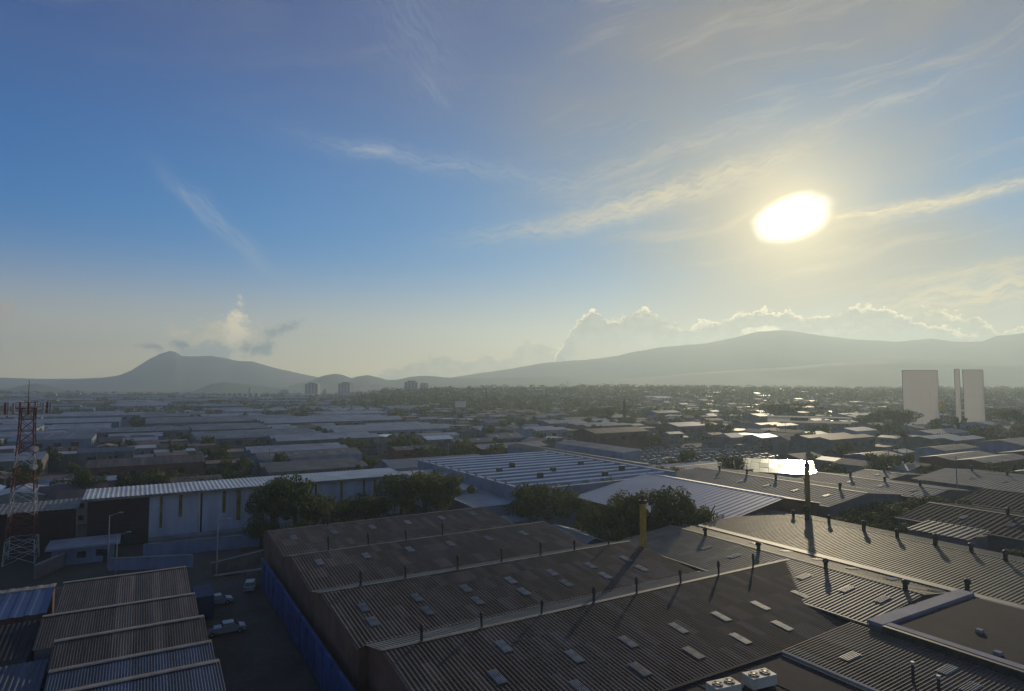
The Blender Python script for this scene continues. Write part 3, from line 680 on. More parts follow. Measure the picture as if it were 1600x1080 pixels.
# ------------------------------------------------------------------ trees
def crown_mesh(name, n, seed, m, rx=1.0, rz=0.75, leafs=0.1, blobs=14, conif=False):
    rnd = random.Random(seed); mb = MB(); B = []
    for k in range(blobs):
        a = rnd.uniform(0, 2 * pi); r = rnd.uniform(0, .78) ** .7 * rx; z = rnd.uniform(-.55, .62) * rz
        if conif: z = rnd.uniform(-1, 1); r = (1 - z) / 2 * .4 * rnd.random()
        s = rnd.uniform(.15, .44) * (1 - .3 * abs(z)) if not conif else .12 + .28 * (1 - z) / 2
        B.append((r * cos(a), r * sin(a), z, s))
    for k in range(n):
        bx, by, bz, s = rnd.choice(B)
        d = mathutils.Vector((rnd.gauss(0, 1), rnd.gauss(0, 1), rnd.gauss(0, 1) * .9)).normalized()
        r = s * rnd.uniform(.55, 1.12) ** .6
        c = mathutils.Vector((bx, by, bz)) + d * r; c.z *= 1
        nn = (d + mathutils.Vector((rnd.gauss(0, .5), rnd.gauss(0, .5), rnd.gauss(0, .5) + .25))).normalized()
        a = nn.orthogonal().normalized(); b = nn.cross(a); t = rnd.uniform(0, 6.28); a, b = a * cos(t) + b * sin(t), b * cos(t) - a * sin(t)
        l = leafs * rnd.uniform(.6, 1.3); w = l * .62
        mb.face([c - a * l, c - b * w, c + a * l, c + b * w + nn * w * .3])
    return mb.mesh(name, m)
def trunk_mesh(seed, h=1.0):
    rnd = random.Random(seed); mb = MB(); mb.tube((0, 0, 0), (.02, .01, .55), .045, .03, 7)
    for k in range(5):
        a = k * 1.3 + rnd.random(); r = rnd.uniform(.18, .32); mb.tube((.02, .01, .35 + .04 * k), (r * cos(a), r * sin(a), .72 + .04 * k), .022, .008, 5)
    return mb.mesh('trunk', bark)
CN = [crown_mesh('crown', 5200, 10 + i, leaf if i % 2 else leaf2, leafs=.042, blobs=24) for i in range(4)]
CM = [crown_mesh('crown', 900, 30 + i, leaf if i % 2 else leaf2, leafs=.10, blobs=12) for i in range(5)]
CC = crown_mesh('crown', 1400, 77, leaf, leafs=.07, blobs=30, conif=True)
TR = [trunk_mesh(i) for i in range(3)]
def tree(x, y, h, w, label, group, near=False, z=0.0, con=False, name='broadleaf_tree'):
    r = thing(name, label, 'tree', (x, y, z), random.uniform(0, 6.28), group)
    t = link('trunk', random.choice(TR), r); t.scale = (h, h, h)
    c = link('crown', CC if con else random.choice(CN if near else CM), r, (0, 0, h * .60)); c.scale = (w / 2, w / 2, h * .46 if not con else h * .45)
    return r
GC = 'trees in front of the white warehouse'
def P(px, py, z): return at(px, py, z)
# clump left of centre (400-600 px), between the warehouse wall and the dark roofs
for i, (px, py, h, w, lb) in enumerate([
    (425, 838, 14.5, 12, 'olive tree at the left end of the clump, against the white warehouse wall'),
    (462, 846, 15.5, 14, 'tall olive tree, second from the left in the clump by the white warehouse'),
    (505, 842, 10.5, 13, 'broad dark tree in the middle of the clump by the white warehouse'),
    (545, 836, 9, 12, 'rounded dark tree below the right end of the white warehouse wall'),
    (585, 822, 8.5, 11, 'low dark tree in the gap between the two warehouse complexes'),
    (628, 822, 14, 14, 'broad tree right of the white warehouse corner'),
    (665, 822, 15, 15, 'widest dark tree in front of the white complex'),
    (702, 822, 13.5, 13, 'tree at the right end of the clump in front of the white complex'),
    (408, 858, 8, 8, 'small bush-like tree at the foot of the long pale wall'),
    (600, 800, 9, 10, 'tree behind the low dark tree in the gap'),
    (480, 868, 8, 9, 'low bushy tree at the corner of the farthest dark roof'),
    (645, 800, 11, 11, 'tree at the left corner of the white complex')]):
    x_, y_ = P(px, py, 0); tree(x_, y_, h, w, lb, GC, True)
for px, py, h, w, lb in [
    (830, 838, 12.5, 13, 'dark tree left of the small grey roof, behind the third dark roof bay'),
    (868, 832, 13, 13, 'rounded tree beside the small grey roof'),
    (915, 800, 10, 12, 'low green tree in front of the complex, left of the grey gabled roof'),
    (940, 798, 10, 12, 'low green tree touching the left corner of the grey gabled roof'),
    (885, 805, 10, 12, 'green tree between the ribbed roof complex and the dark roofs')]:
    x_, y_ = P(px, py, 0); tree(x_, y_, h, w, lb, 'trees behind the dark roofs', True)
for u, v, h, w, lb in [
    (86, 97, 15, 12, 'dark tall tree directly behind the yellow chimney'),
    (91, 93, 15.5, 13, 'broadest dark tree right of the yellow chimney'),
    (96, 89, 12, 10, 'dark tree nearest the sunlit roof, right of the chimney'),
    (80, 101, 12, 10, 'reddish-shaded tree left of the yellow chimney'),
    (75, 92, 9, 8, 'low tree behind the dark roof, left of the chimney')]:
    x_, y_ = uv2xy(u, v); tree(x_, y_, h, w, lb, 'trees round the yellow chimney', True)
for px, py, h, w, lb in [
    (1055, 775, 10, 13, 'green tree peeping over the ridge of the grey gabled roof'), (1145, 768, 13, 11, 'dark tree left of the glaring roof'),
     (132, 800, 13, 11, 'rounded olive tree at the left above the long canopy'),
    (1245, 800, 8, 9, 'small dark tree at the end of the grey gabled roof')]:
    x_, y_ = P(px, py, 0); tree(x_, y_, h, w, lb, 'trees among the middle roofs', True)
for u, v, h, w, lb in [(122, 80, 8.5, 12, 'low dark tree behind the ochre chimney, at the foot of the grey gable'), (131, 79.5, 9.5, 13, 'dark tree behind the sunlit roof, leftmost of four'),
    (141, 79, 9.5, 14, 'broad dark tree behind the sunlit roof, second of four'), (151, 78, 9, 13, 'dark tree behind the sunlit roof, third of four'), (161, 76, 9.5, 13, 'dark tree behind the sunlit roof, rightmost of four'),
    (129, 46, 10.5, 12, 'dark tree right of the small pale ribbed roof patch'), (128, 34, 10.5, 13, 'dark tree at the right edge, beyond the sunlit roof'), (126, 70, 8.5, 10, 'small tree left of the pale ribbed roof patch')]:
    x_, y_ = uv2xy(u, v); tree(x_, y_, h, w, lb, 'trees behind the sunlit roofs', True)
# ------------------------------------------------------------------ white warehouse with yellow stripes
wh = shed('white_warehouse', 'long white warehouse with yellow vertical stripes and an overhanging pale roof, left of centre', 0, 0, -9, 60,
     [(160.5, 10.6), (171, 10.9)], 'u', [mat('bright_white_roof', (.50,.52,.52), .55, 0, .2, .15)], mat('off_white_cladding', (.44,.46,.52), .75, 0, .25, .15, streak=(2, 2, .25)), .9, (), (), over=1.0, h=.08, capm=whiteroof, gutters=False)
ochre_s = mat('faded_yellow_stripe', (.22,.15,.03), .8, 0, .4, .5)
q = MB(); q.box(-10, 61, 159.2, 159.5, 10.15, 10.62); q.build('fascia', cap, wh)
for (u_, w_, z0_, z1_) in ((4.5, .5, 3, 10), (8.3, .7, 5, 9.9), (12.5, .4, 0, 10), (17.2, .7, 5, 9.9), (20.3, .9, 3, 9.9), (25, .7, 4, 9), (28.5, .7, 0, 9.9), (33, .4, 0, 9.9), (38, .4, 0, 9.9), (44.4, .6, 0, 10), (50.2, .5, 0, 10), (53.2, .9, 0, 10), (58.5, .3, 0, 10)):
    q = MB(); q.box(u_ - w_ / 2, u_ + w_ / 2, 160.42, 160.48, z0_, z1_); q.build('stripe', ochre_s if w_ > .45 else ventm, wh)
q = MB(); q.box(-9.05, 2.2, 160.38, 160.46, 0.02, 10.0); q.build('dark_bay', mat('dark_maroon_wall', (.05,.028,.028), .9, 0, .3, .3), wh)
for k in range(2):
    q = MB(); q.box(-8 + k * 5, -5 + k * 5, 160.30, 160.36, .1, 5); q.build('door', ventm, wh)
pl = MB(); pl.box(2.5, 60, 157.2, 160.3, 0, 1.2); pl.build('loading_dock', concrete, wh)
occ(-22, 62, 155, 174)
cn = shed('long_canopy', 'long low dark walled building with a thin pale roof, behind the lattice mast', 0, 0, -46, -11.5, [(162.5, 8.6), (170, 9.2)], 'u', [cap], MATS['dark_maroon_wall'], .9, over=.8, gutters=False)
occ(-48, -9, 145, 173)
# ------------------------------------------------------------------ white ribbed complex
pr = []; b = 133.0
for k in range(12):
    pr += [(b, 8.0), (b + 3.2, 9.25)]; b += 5.55
pr.append((b, 8.1))
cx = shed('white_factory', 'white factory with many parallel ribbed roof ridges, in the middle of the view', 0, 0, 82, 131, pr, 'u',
     [mat('factory_blue_shaded_slope',(.20,.23,.29),.6,0,.3,.1) if i % 2 == 0 else mat('factory_pale_sunlit_slope', (.55,.56,.58), .55, 0, .25, .12) for i in range(len(pr) - 1)], wallw, 1.0, (), (), capw=.7, capm=whitep2, over=.3, h=.08, gutters=False, cat='factory')  # alternate slopes darkened and lightened, their shade and sun put into colour
fm = MB(); fm.box(81, 82.2, 131.8, 200.2, 0, 9.0); fm.build('parapet', wallw, cx)
fm = MB(); fm.box(82.2, 131.6, 131.4, 132.4, 0, 8.9); fm.build('parapet', wallw, cx)
fm = MB(); fm.box(131.4, 132.6, 132.6, 200, 0, 9.6); fm.build('parapet', wallw, cx)
for k, (a, bb) in enumerate(((95, 146), (104, 153), (112, 139), (120, 161), (99, 168), (90, 160), (124, 146))):
    q = MB(); q.box(a - .7, a + .7, bb - .6, bb + .6, 8.9, 10.3); q.build('roof_unit', ventm, cx)
occ(66, 134, 130, 202)
an = shed('low_annex', 'white low annex with stepped flat roofs at the left corner of the ribbed factory', 0, 0, 69, 80.5, [(134, 5.4), (190, 6.4)], 'u', [whiteroof], wallw, 1.5, over=.3, h=.06, gutters=False, cat='building')
q = MB(); q.box(70, 78, 150, 160, 5.6, 6.9); q.build('roof_unit', whiteroof, an)
q = MB(); q.box(69, 80.4, 172, 186, 6.1, 7.6); q.build('upper_storey', wallw, an)
strip = shed('strip_warehouse', 'narrow warehouse with a bright sunlit roof beyond the ribbed factory', 0, 0, 158, 232, [(134.5, 8.3), (139, 9.0), (146, 7.9)], 'v', [lit, whiteroof], wallw, 1.0, over=.3, gutters=False)
shed('white_block', 'tall white block behind the strip warehouse', 0, 0, 178, 222, [(152, 9.5), (160, 10.2)], 'v', [zinc], wallw, 1.2, over=.3, gutters=False, cat='building')
occ(133, 148, 156, 234); occ(150, 162, 176, 224)
shed('grey_flat_shed', 'long grey low-pitched roof right of the ribbed factory', 0, 0, 134.5, 158, [(128, 7.6), (142, 8.4), (156, 7.6)], 'u', [zinc, whiteroof], wallw, 1.0, over=.3, capw=.2) if False else None
shed('grey_low_warehouse', 'grey low-pitched roof right of the ribbed factory, in front of the car park', 0, 0, 134, 170, [(136, 7.4), (147, 8.2), (158, 7.3)], 'u', [zinc, whiteroof], wallw, .9, over=.3)
shed('grey_low_warehouse', 'blue-grey low roof beyond the grey gabled roof', 0, 0, 100, 131, [(131 - 2, 7.4), (131 + 1, 7.4)], 'u', [zinc], wallw, .9, over=.3) if False else None
occ(132, 172, 134, 160)
# front small white roofs below the factory
for i, (a0, a1, b0, b1, z, lb) in enumerate([(62, 70, 127, 131, 5.5, 'small bright white roof in front of the annex, upper one'), (64, 76, 121.5, 126, 4.6, 'small white roof between the trees and the factory, nearest the dark roofs'),
                                    (77, 88, 121, 129.5, 5.0, 'small white lean-to at the foot of the ribbed factory')]):
    shed('white_lean_to', lb, 0, 0, a0, a1, [(b0, z - .5), (b1, z)], 'u', [whiteroof], wallw, 1.0, over=.2, gutters=False, cat='shed', group='white lean-tos')
shed('grey_small_shed', 'small grey double-pitched roof between the trees behind the dark roof', 0, 0, 84.5, 97, [(64.8, 5.5), (70.5, 7.0), (76, 5.4)], 'v', [zinc, zinc], wallc, .8, over=.3, cat='shed', xy=(0 - 3, 6), capw=.3)
# ------------------------------------------------------------------ grey gabled roof with the bright ridge
shed('grey_gabled_warehouse', 'large smooth grey gabled roof with a bright ridge line, right of the trees', 0, 0, 84, 124, [(91, 7.6), (114, 11.4), (126, 9.2)], 'v', [mat('pale_blue_roof', (.33,.36,.42), .6, 0, .15, .08)] * 2, wallr, 1.4, over=.5, h=.05, capm=whitep, capw=.22, gutters=False)
occ(88, 128, 80, 128)
aged = mat('aged_grey_sheet', (0.11, 0.12, 0.13), 0.72, 0.0, 0.4, 0.12, spec=.3)
mid = [('grey_warehouse', 'wide grey gabled roof behind the bright ridge', 129, 158, 84, 134, 8.2, 9.8, aged), ('grey_warehouse', 'blue-grey warehouse roof left of the dark trees at the right', 160, 182, 80, 114, 7.6, 8.8, aged),
       ('grey_warehouse', 'dull purple-grey roof at the right, beyond the row of dark vents', 134, 160, 34, 72, 7.5, 9.2, darkroof), ('grey_warehouse', 'second dull purple-grey roof near the right edge', 163, 190, 30, 74, 7.5, 9.5, darkroof),
       ('grey_warehouse', 'low dull roof cut by the right edge', 136, 165, -10, 30, 7.0, 9.0, darkroof), ('grey_warehouse', 'grey roof with a pale parapet in the right distance', 195, 232, 60, 100, 7, 8.6, aged),
       ('grey_warehouse', 'brownish roof at the right edge behind the dull roofs', 195, 235, 8, 54, 7.5, 9.5, zincwarm), ('grey_warehouse', 'long pale roof right of the glaring roof', 190, 214, 106, 118, 6, 7, aged)]
for nm, lb, a0, a1, b0, b1, ze, zr, m in mid:
    R = shed(nm, lb, 0, 0, b0, b1, [(a0, ze), ((a0 + a1) / 2, zr), (a1, ze)], 'v', [m, m], wallc, 1.0, over=.4, h=.08, group='grey warehouses in the middle distance',
             vents=[(b0 + 6 + 9 * k, (a0 + a1) / 2) for k in range(int((b1 - b0) / 10))], skyl=[(b0 + 5 + 8 * k, a0 + (a1 - a0) * .25) for k in range(int((b1 - b0) / 9))])
    occ(a0 - 1, a1 + 1, b0 - 1, b1 + 1)
# the glaring roof: smooth new zinc, low pitch towards the camera
mirror = mat('new_bright_zinc', (0.34, 0.33, 0.30), 0.085, 1.0, .4, .3, bump=0.10, bscale=.4)
gx, gy = at(1215, 728, 6.5); ga = math.atan2(gy, gx) - pi / 2
gr = thing('glaring_zinc_roof', 'flat new zinc roof glaring white with reflected sun', 'warehouse', (gx, gy, 0), ga)
tn = math.tan(radians(3.2))
for k in range(8):
    for j in range(3):
        x0 = -11.5 + k * 2.9; w_ = 2.8; y0, y1 = -13 + j * 8.7, -13 + j * 8.7 + 8.55; dz = random.uniform(-.03, .03); tw_ = random.gauss(0, .05)
        q = MB(); A_ = [(x0, y0, 6.5 + y0 * tn + dz), (x0 + w_, y0, 6.5 + y0 * tn + dz + tw_), (x0 + w_, y1, 6.5 + y1 * tn - dz + tw_), (x0, y1, 6.5 + y1 * tn - dz)]
        q.face(A_); q.face([(a, b, c - .06) for a, b, c in A_[::-1]]); q.face([A_[0], (x0, y0, A_[0][2] - .06), (x0 + w_, y0, A_[1][2] - .06), A_[1]])
        q.build('roof_panel', mirror, gr)
q = MB(); q.box(-11, 11, -12.5, 12.5, 0, 5.4); q.build('wall', wallw, gr)
gu, gv = xy2uv(gx, gy); occ(gu - 18, gu + 18, gv - 18, gv + 18)
# ------------------------------------------------------------------ car park
car_tmp = []
def simple_car(k):
    b = MB(); b.box(-2.1, 2.1, -.85, .85, .3, .95, 0)
    P = [(-1.7, -.8, .95), (1.2, -.8, .95), (1.2, .8, .95), (-1.7, .8, .95), (-1.2, -.65, 1.45), (.5, -.65, 1.45), (.5, .65, 1.45), (-1.2, .65, 1.45)]
    for f in ((0, 1, 5, 4), (1, 2, 6, 5), (2, 3, 7, 6), (3, 0, 4, 7)): b.face([P[i] for i in f], 1)
    b.box(-1.2, .5, -.65, .65, 1.45, 1.5, 0)
    for s in (-.75, .75):
        for x_ in (-1.3, 1.3): b.tube((x_, s - .12, .32), (x_, s + .12, .32), .32, .32, 8, 2)
    return b.mesh('parked_car', [carr, darkg, rubber])
SC = simple_car(0)
n = 0
lot = MB(); lu, lv = 205, 180; lot.box(176, 262, 164, 250, .01, .05); lo_ = struct(lot, 'car_park', asphalt); lo_.rotation_euler[2] = TH
for r in range(9):
    for c in range(23):
        if random.random() < .1 or n >= 200: continue
        u_ = 182 + c * 3.4 + random.uniform(-.2, .2); v_ = 170 + r * 9.3 + random.uniform(-.4, .4)
        x_, y_ = uv2xy(u_, v_)
        link('parked_car', SC, None, (x_, y_, .05), TH + pi / 2 + (pi if random.random() < .5 else 0) + random.uniform(-.04, .04), label='small car parked in the packed car park in the middle distance', category='car', group='cars in the distant car park'); n += 1
occ(174, 264, 162, 252)
# ------------------------------------------------------------------ elevated long white building / footbridge
A, B = at(1200, 672, 0), at(1330, 676, 0)
def bridge():
    L = math.hypot(B[0] - A[0], B[1] - A[1]); r = thing('raised_walkway', 'long white raised walkway with dark openings at its right end', 'footbridge', (*A, 0), math.atan2(B[1] - A[1], B[0] - A[0]))
    zb = 6.2
    q = MB(); q.box(0, L, -1.9, 2, zb - .3, zb); q.build('deck', concrete, r)
    q = MB(); q.face([(0, -2, zb), (L, -2, zb), (L, -2, zb + 1.4), (0, -2, zb + 1.4)]); q.build('parapet_screen', sheetm, r)
    q = MB(); q.box(0, L + .5, -1.9, 2.3, zb + 3.6, zb + 3.75); q.build('roof', whitep2, r)
    q = MB(); q.face([(0, -2.05, zb + 3.4), (L, -2.05, zb + 3.4), (L, -2.05, zb + 4.7), (0, -2.05, zb + 4.7)]); q.build('fascia', sheetm, r)
    for k, (a, b_) in enumerate(((0, .28), (.50, .53), (.66, .70), (.96, 1.0))):
        q = MB(); q.face([(L * a, -2, zb + 1.42), (L * b_, -2, zb + 1.42), (L * b_, -2, zb + 3.38), (L * a, -2, zb + 3.38)]); q.build('wall_panel', sheetm, r)
    q = MB(); q.box(L * .28, L * .5, -1.0, -.8, zb + 1.3, zb + 3.6); q.build('window', darkg, r)
    for k in range(7):
        q = MB(); q.box(L * k / 6 - .35, L * k / 6 + .35, -1.2, 1.2, 0, zb); q.build('pier', concrete, r)
    u0, v0 = xy2uv(*A); u1, v1 = xy2uv(*B); occ(min(u0, u1) - 4, max(u0, u1) + 4, min(v0, v1) - 6, max(v0, v1) + 6)
bridge()
# ------------------------------------------------------------------ pale window reflections built as standing panels, and the yellow sign at the right
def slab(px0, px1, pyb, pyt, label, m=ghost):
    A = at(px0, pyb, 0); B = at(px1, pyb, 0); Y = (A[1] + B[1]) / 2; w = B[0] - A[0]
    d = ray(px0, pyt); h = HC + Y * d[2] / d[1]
    r = thing('pale_reflection_panel', label, 'window reflection', ((A[0] + B[0]) / 2, Y, 0), 0, 'pale window-reflection panels at the right')  # a window reflection; its sheets, posts and braces are made up
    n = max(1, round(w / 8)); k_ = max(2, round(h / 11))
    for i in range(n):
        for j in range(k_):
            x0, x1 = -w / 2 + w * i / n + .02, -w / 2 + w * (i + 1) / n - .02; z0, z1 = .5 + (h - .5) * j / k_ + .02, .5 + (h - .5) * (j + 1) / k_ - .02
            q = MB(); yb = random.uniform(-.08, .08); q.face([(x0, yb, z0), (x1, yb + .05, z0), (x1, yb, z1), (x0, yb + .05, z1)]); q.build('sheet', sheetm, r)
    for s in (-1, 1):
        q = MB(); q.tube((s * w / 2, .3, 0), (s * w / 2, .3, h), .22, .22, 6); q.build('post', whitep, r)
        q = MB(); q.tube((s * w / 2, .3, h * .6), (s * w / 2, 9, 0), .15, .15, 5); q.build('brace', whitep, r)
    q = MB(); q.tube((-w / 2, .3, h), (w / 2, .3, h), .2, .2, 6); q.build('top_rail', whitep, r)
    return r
slab(1413, 1469, 668, 579, 'wide pale blank window-reflection panel at the right, left of the yellow sign')
slab(1495, 1503, 666, 577, 'thin pale blank window-reflection panel between the two wide ones')
slab(1508, 1540, 665, 578, 'pale blank window-reflection panel at the far right, beyond the yellow sign')
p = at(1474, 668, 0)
ys = thing('pole_sign', 'yellow arched sign on a pole between the pale reflection panels', 'sign', (*p, 0), 0)
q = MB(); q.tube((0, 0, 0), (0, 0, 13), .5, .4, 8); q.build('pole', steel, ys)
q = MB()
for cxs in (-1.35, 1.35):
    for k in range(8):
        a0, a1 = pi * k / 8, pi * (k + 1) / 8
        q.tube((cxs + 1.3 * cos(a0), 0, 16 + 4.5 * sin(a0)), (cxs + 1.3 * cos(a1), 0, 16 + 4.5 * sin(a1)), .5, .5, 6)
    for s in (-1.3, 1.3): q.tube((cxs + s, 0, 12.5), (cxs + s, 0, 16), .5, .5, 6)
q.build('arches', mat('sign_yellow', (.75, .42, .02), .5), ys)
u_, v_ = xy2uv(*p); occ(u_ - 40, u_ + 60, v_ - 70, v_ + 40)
# ------------------------------------------------------------------ tower blocks on the horizon
wallt = mat('tower_block_wall', (0.34, 0.33, 0.34), .85, 0, .15, .05); wallt2 = mat('tower_block_dark', (.09, .10, .13), .6)
def block(px0, px1, pyt, Y, label, floors=16, small=False):
    x0 = (px0 - 800) / F * Y; x1 = (px1 - 800) / F * Y; d = ray(px0, pyt); h = HC + Y * d[2] / d[1]; w = x1 - x0
    r = thing('tower_block', label, 'tower block', ((x0 + x1) / 2, Y, 0), random.uniform(-.2, .2) - .1, 'tower blocks on the horizon')
    q = MB(); q.box(-w / 2, w / 2, 0, w * .8, 0, h); q.build('wall', wallt, r)
    nb = 4 if not small else 2
    for k in range(nb):                                            # dark window bays, each a recessed column with floor slabs across
        c = -w / 2 + w * (k + .5) / nb; bw_ = w / nb * .42
        q = MB(); q.box(c - bw_ / 2, c + bw_ / 2, -.5, 0, h * .06, h * .97); o = q.build('window_bay', wallt2, r)
        s = MB()
        for f_ in range(1, floors): s.box(c - bw_ / 2, c + bw_ / 2, -.7, -.5, h * f_ / floors - .25, h * f_ / floors + .25)
        s.build('balcony_slabs', wallt, o, kind='stuff')
    q = MB(); q.box(-w * .3, w * .3, w * .2, w * .6, h, h + 3); q.build('roof_housing', wallt2, r)
block(477, 497, 600, 1500, 'grey tower block, leftmost of the twin pair on the horizon'); block(528, 548, 599, 1500, 'grey tower block, right of the twin pair on the horizon')
block(632, 653, 597, 1350, 'tower block with dark window bays behind the wooded rise'); block(654, 670, 601, 1400, 'lower grey block just right of the dark-bayed tower')
block(505, 511, 610, 1700, 'small distant block between the twin towers', 8, True); block(437, 452, 611, 1700, 'low distant block left of the twin towers', 8, True)
block(389, 393, 608, 1700, 'thin distant tower left of the twin pair', 8, True)
# long row of pale flats right of the near hills
for k in range(9):
    px0 = 330 + k * 8.5; block(px0, px0 + 6.5, 618 - random.uniform(0, 2), 1300, '%s pale low block from the left in the row of flats under the volcano' % ('first', 'second', 'third', 'fourth', 'fifth', 'sixth', 'seventh', 'eighth', 'ninth')[k], 5, True)
# cranes
def crane(px, py0, py1, Y, jib, label):
    x0 = (px - 800) / F * Y; d = ray(px, py1); h = HC + Y * d[2] / d[1]
    r = thing('tower_crane', label, 'crane', (x0, Y, 0), 0, 'cranes on the horizon')
    q = MB(); q.tube((0, 0, 0), (0, 0, h), .8, .8, 4); q.build('mast', steel, r)
    q = MB(); q.tube((-jib * .3, 0, h - 3), (jib, 0, h - 3), .6, .5, 4); q.tube((0, 0, h), (jib * .7, 0, h - 3), .2, .2, 3); q.build('jib', steel, r)
crane(561, 615, 603, 1600, 22, 'crane on the horizon, left of two'); crane(582, 615, 601, 1600, 30, 'crane on the horizon, with the longer jib')
# billboard
Y = 640; bx = (720 - 800) / F * Y
bb = thing('billboard', 'pale blank billboard on two legs in front of the wooded rise', 'billboard', (bx, Y, 0), .1)
q = MB(); q.box(-5.5, 5.5, 0, .6, 10, 16); q.build('panel', ghost, bb)
for s in (-3, 3):
    q = MB(); q.tube((s, .3, 0), (s, .3, 10), .35, .3, 6); q.build('leg', steel, bb)
for px, Y, z1 in ((635, 620, 40), (640, 560, 24), (886, 900, 38)):
    d = ray(px, 540); x_ = d[0] / d[1] * Y
    r = thing('antenna_pole', {635: 'tall thin antenna pole in front of the wooded rise, left one', 640: 'shorter pole beside the tall antenna pole', 886: 'distant mast with a small head above the trees'}[px], 'antenna', (x_, Y, terrain(x_, Y)))
    q = MB(); q.tube((0, 0, 0), (0, 0, z1 - 10), .35, .15, 6); q.build('pole', whitep, r)
    q = MB(); q.tube((0, 0, z1 - 10), (0, 0, z1 - 8.5), .8, .6, 6); q.build('head', steel, r)

# ------------------------------------------------------------------ filler city
def free(u, v, r):
    return all(not (u > a - r and u < b + r and v > c - r and v < d + r) for a, b, c, d in OCC)
# big industrial roofs
NSH = 0
ITEMS = []
def bigshed(u, v, L, Wd, ze, m, wl, n, label, z0, grp):
    global NSH
    pr = []; st = Wd / n
    for k in range(n): pr += [(-Wd / 2 + k * st, ze), (-Wd / 2 + (k + .5) * st, ze + st * .09)]
    pr.append((Wd / 2, ze))
    x_, y_ = uv2xy(u, v)
    R = thing('industrial_shed', label, 'warehouse', (x_, y_, z0), TH, grp)
    r = MB()
    for (b0, z_0), (b1, z_1) in zip(pr, pr[1:]): r.face([(-L / 2 - .5, b0, z_0), (L / 2 + .5, b0, z_0), (L / 2 + .5, b1, z_1), (-L / 2 - .5, b1, z_1)])
    r.build('roof', m, R)
    w = MB()
    for (b0, z_0), (b1, z_1) in zip(pr, pr[1:]):
        for a in (-L / 2, L / 2): w.face([(a, b0, -2), (a, b1, -2), (a, b1, z_1 - .05), (a, b0, z_0 - .05)])
    for b0 in (-Wd / 2, Wd / 2): w.face([(-L / 2, b0, -2), (L / 2, b0, -2), (L / 2, b0, ze - .05), (-L / 2, b0, ze - .05)])
    w.build('wall', wl, R)
    d = MB(); near_ = math.hypot(x_, y_) < 330
    d.box(0, 3, -.08, 0, ze * .55, ze * .8); wme = d.mesh('window', darkg); d = MB()
    k = 0
    while k * 7 + 5 < L:
        if near_: link('window', wme, R, (-L / 2 + 3 + k * 7, -Wd / 2, 0))
        else: d.box(-L / 2 + 3 + k * 7, -L / 2 + 6 + k * 7, -Wd / 2 - .08, -Wd / 2, ze * .55, ze * .8)
        k += 1
    if not near_: d.build('window_row', darkg, R, kind='stuff')
    ITEMS.append((R, label, grp))
    sl = MB(); 
    for k in range(int(L / 9)):
        for j in range(n):
            b0 = -Wd / 2 + (j + .2) * st; zz = ze + (st * .2) * .18 + .1
            a = -L / 2 + 4 + 9 * k; h2 = st * .16
            sl.face([(a, b0, zz), (a + 1.4, b0, zz), (a + 1.4, b0 + h2, zz + h2 * .18), (a, b0 + h2, zz + h2 * .18)])
    if sl.v and random.random() < .6: sl.build('skylight_strip', glassy, R, kind='stuff')
    NSH += 1
roofpal = [zinc, whiteroof, zinc, zincblue, fibre2, whiteroof, zincwarm]
LBL = ['blue-grey', 'pale', 'grey', 'blue', 'dull beige', 'whitish', 'brown']
tries = 0
rs = random.Random(21)
redw = mat('brick_red_wall', (.20, .045, .03), .9, 0, .25, .2); litw = mat('bright_gable', (.75, .72, .62), .8, 0, .1, .2)
def xshed(px, py, L, Wd, ze, m, wl, n, label):
    x_, y_ = at(px, py, 0); u, v = xy2uv(x_, y_); k = len(ITEMS)
    bigshed(u, v, L, Wd, ze, m, wl, n, label, terrain(x_, y_), 'coloured sheds on the left'); del ITEMS[k:]
    occ(u - L / 2 - 2, u + L / 2 + 2, v - Wd / 2 - 3, v + Wd / 2 + 3)
xshed(212, 700, 24, 16, 6.5, whiteroof, mat('violet_blue_wall', (.10, .12, .34), .7, 0, .2, .2), 1, 'pale roofed shed with a violet-blue front wall, left of the middle field')
xshed(98, 722, 11, 9, 6, zincwarm, redw, 1, 'small brick red building right of the lattice mast')
xshed(72, 684, 14, 10, 7, whiteroof, litw, 1, 'small shed with a bright cream gable behind the lattice mast')
xshed(640, 722, 16, 12, 6, zincwarm, redw, 1, 'low red building left of the ribbed factory')
xshed(350, 672, 100, 60, 8, zinc, wallc, 4, 'very large pale sawtooth roof in the middle of the left field')
xshed(510, 672, 95, 62, 8, whiteroof, wallc, 4, 'very large whitish roof right of the middle of the left field')
xshed(400, 700, 60, 44, 7.5, zinc, wallc, 3, 'large dark fronted shed at the near edge of the left field')
xshed(505, 704, 50, 30, 7, whiteroof, wallc, 2, 'whitish roofed shed in front of the very large whitish roof')
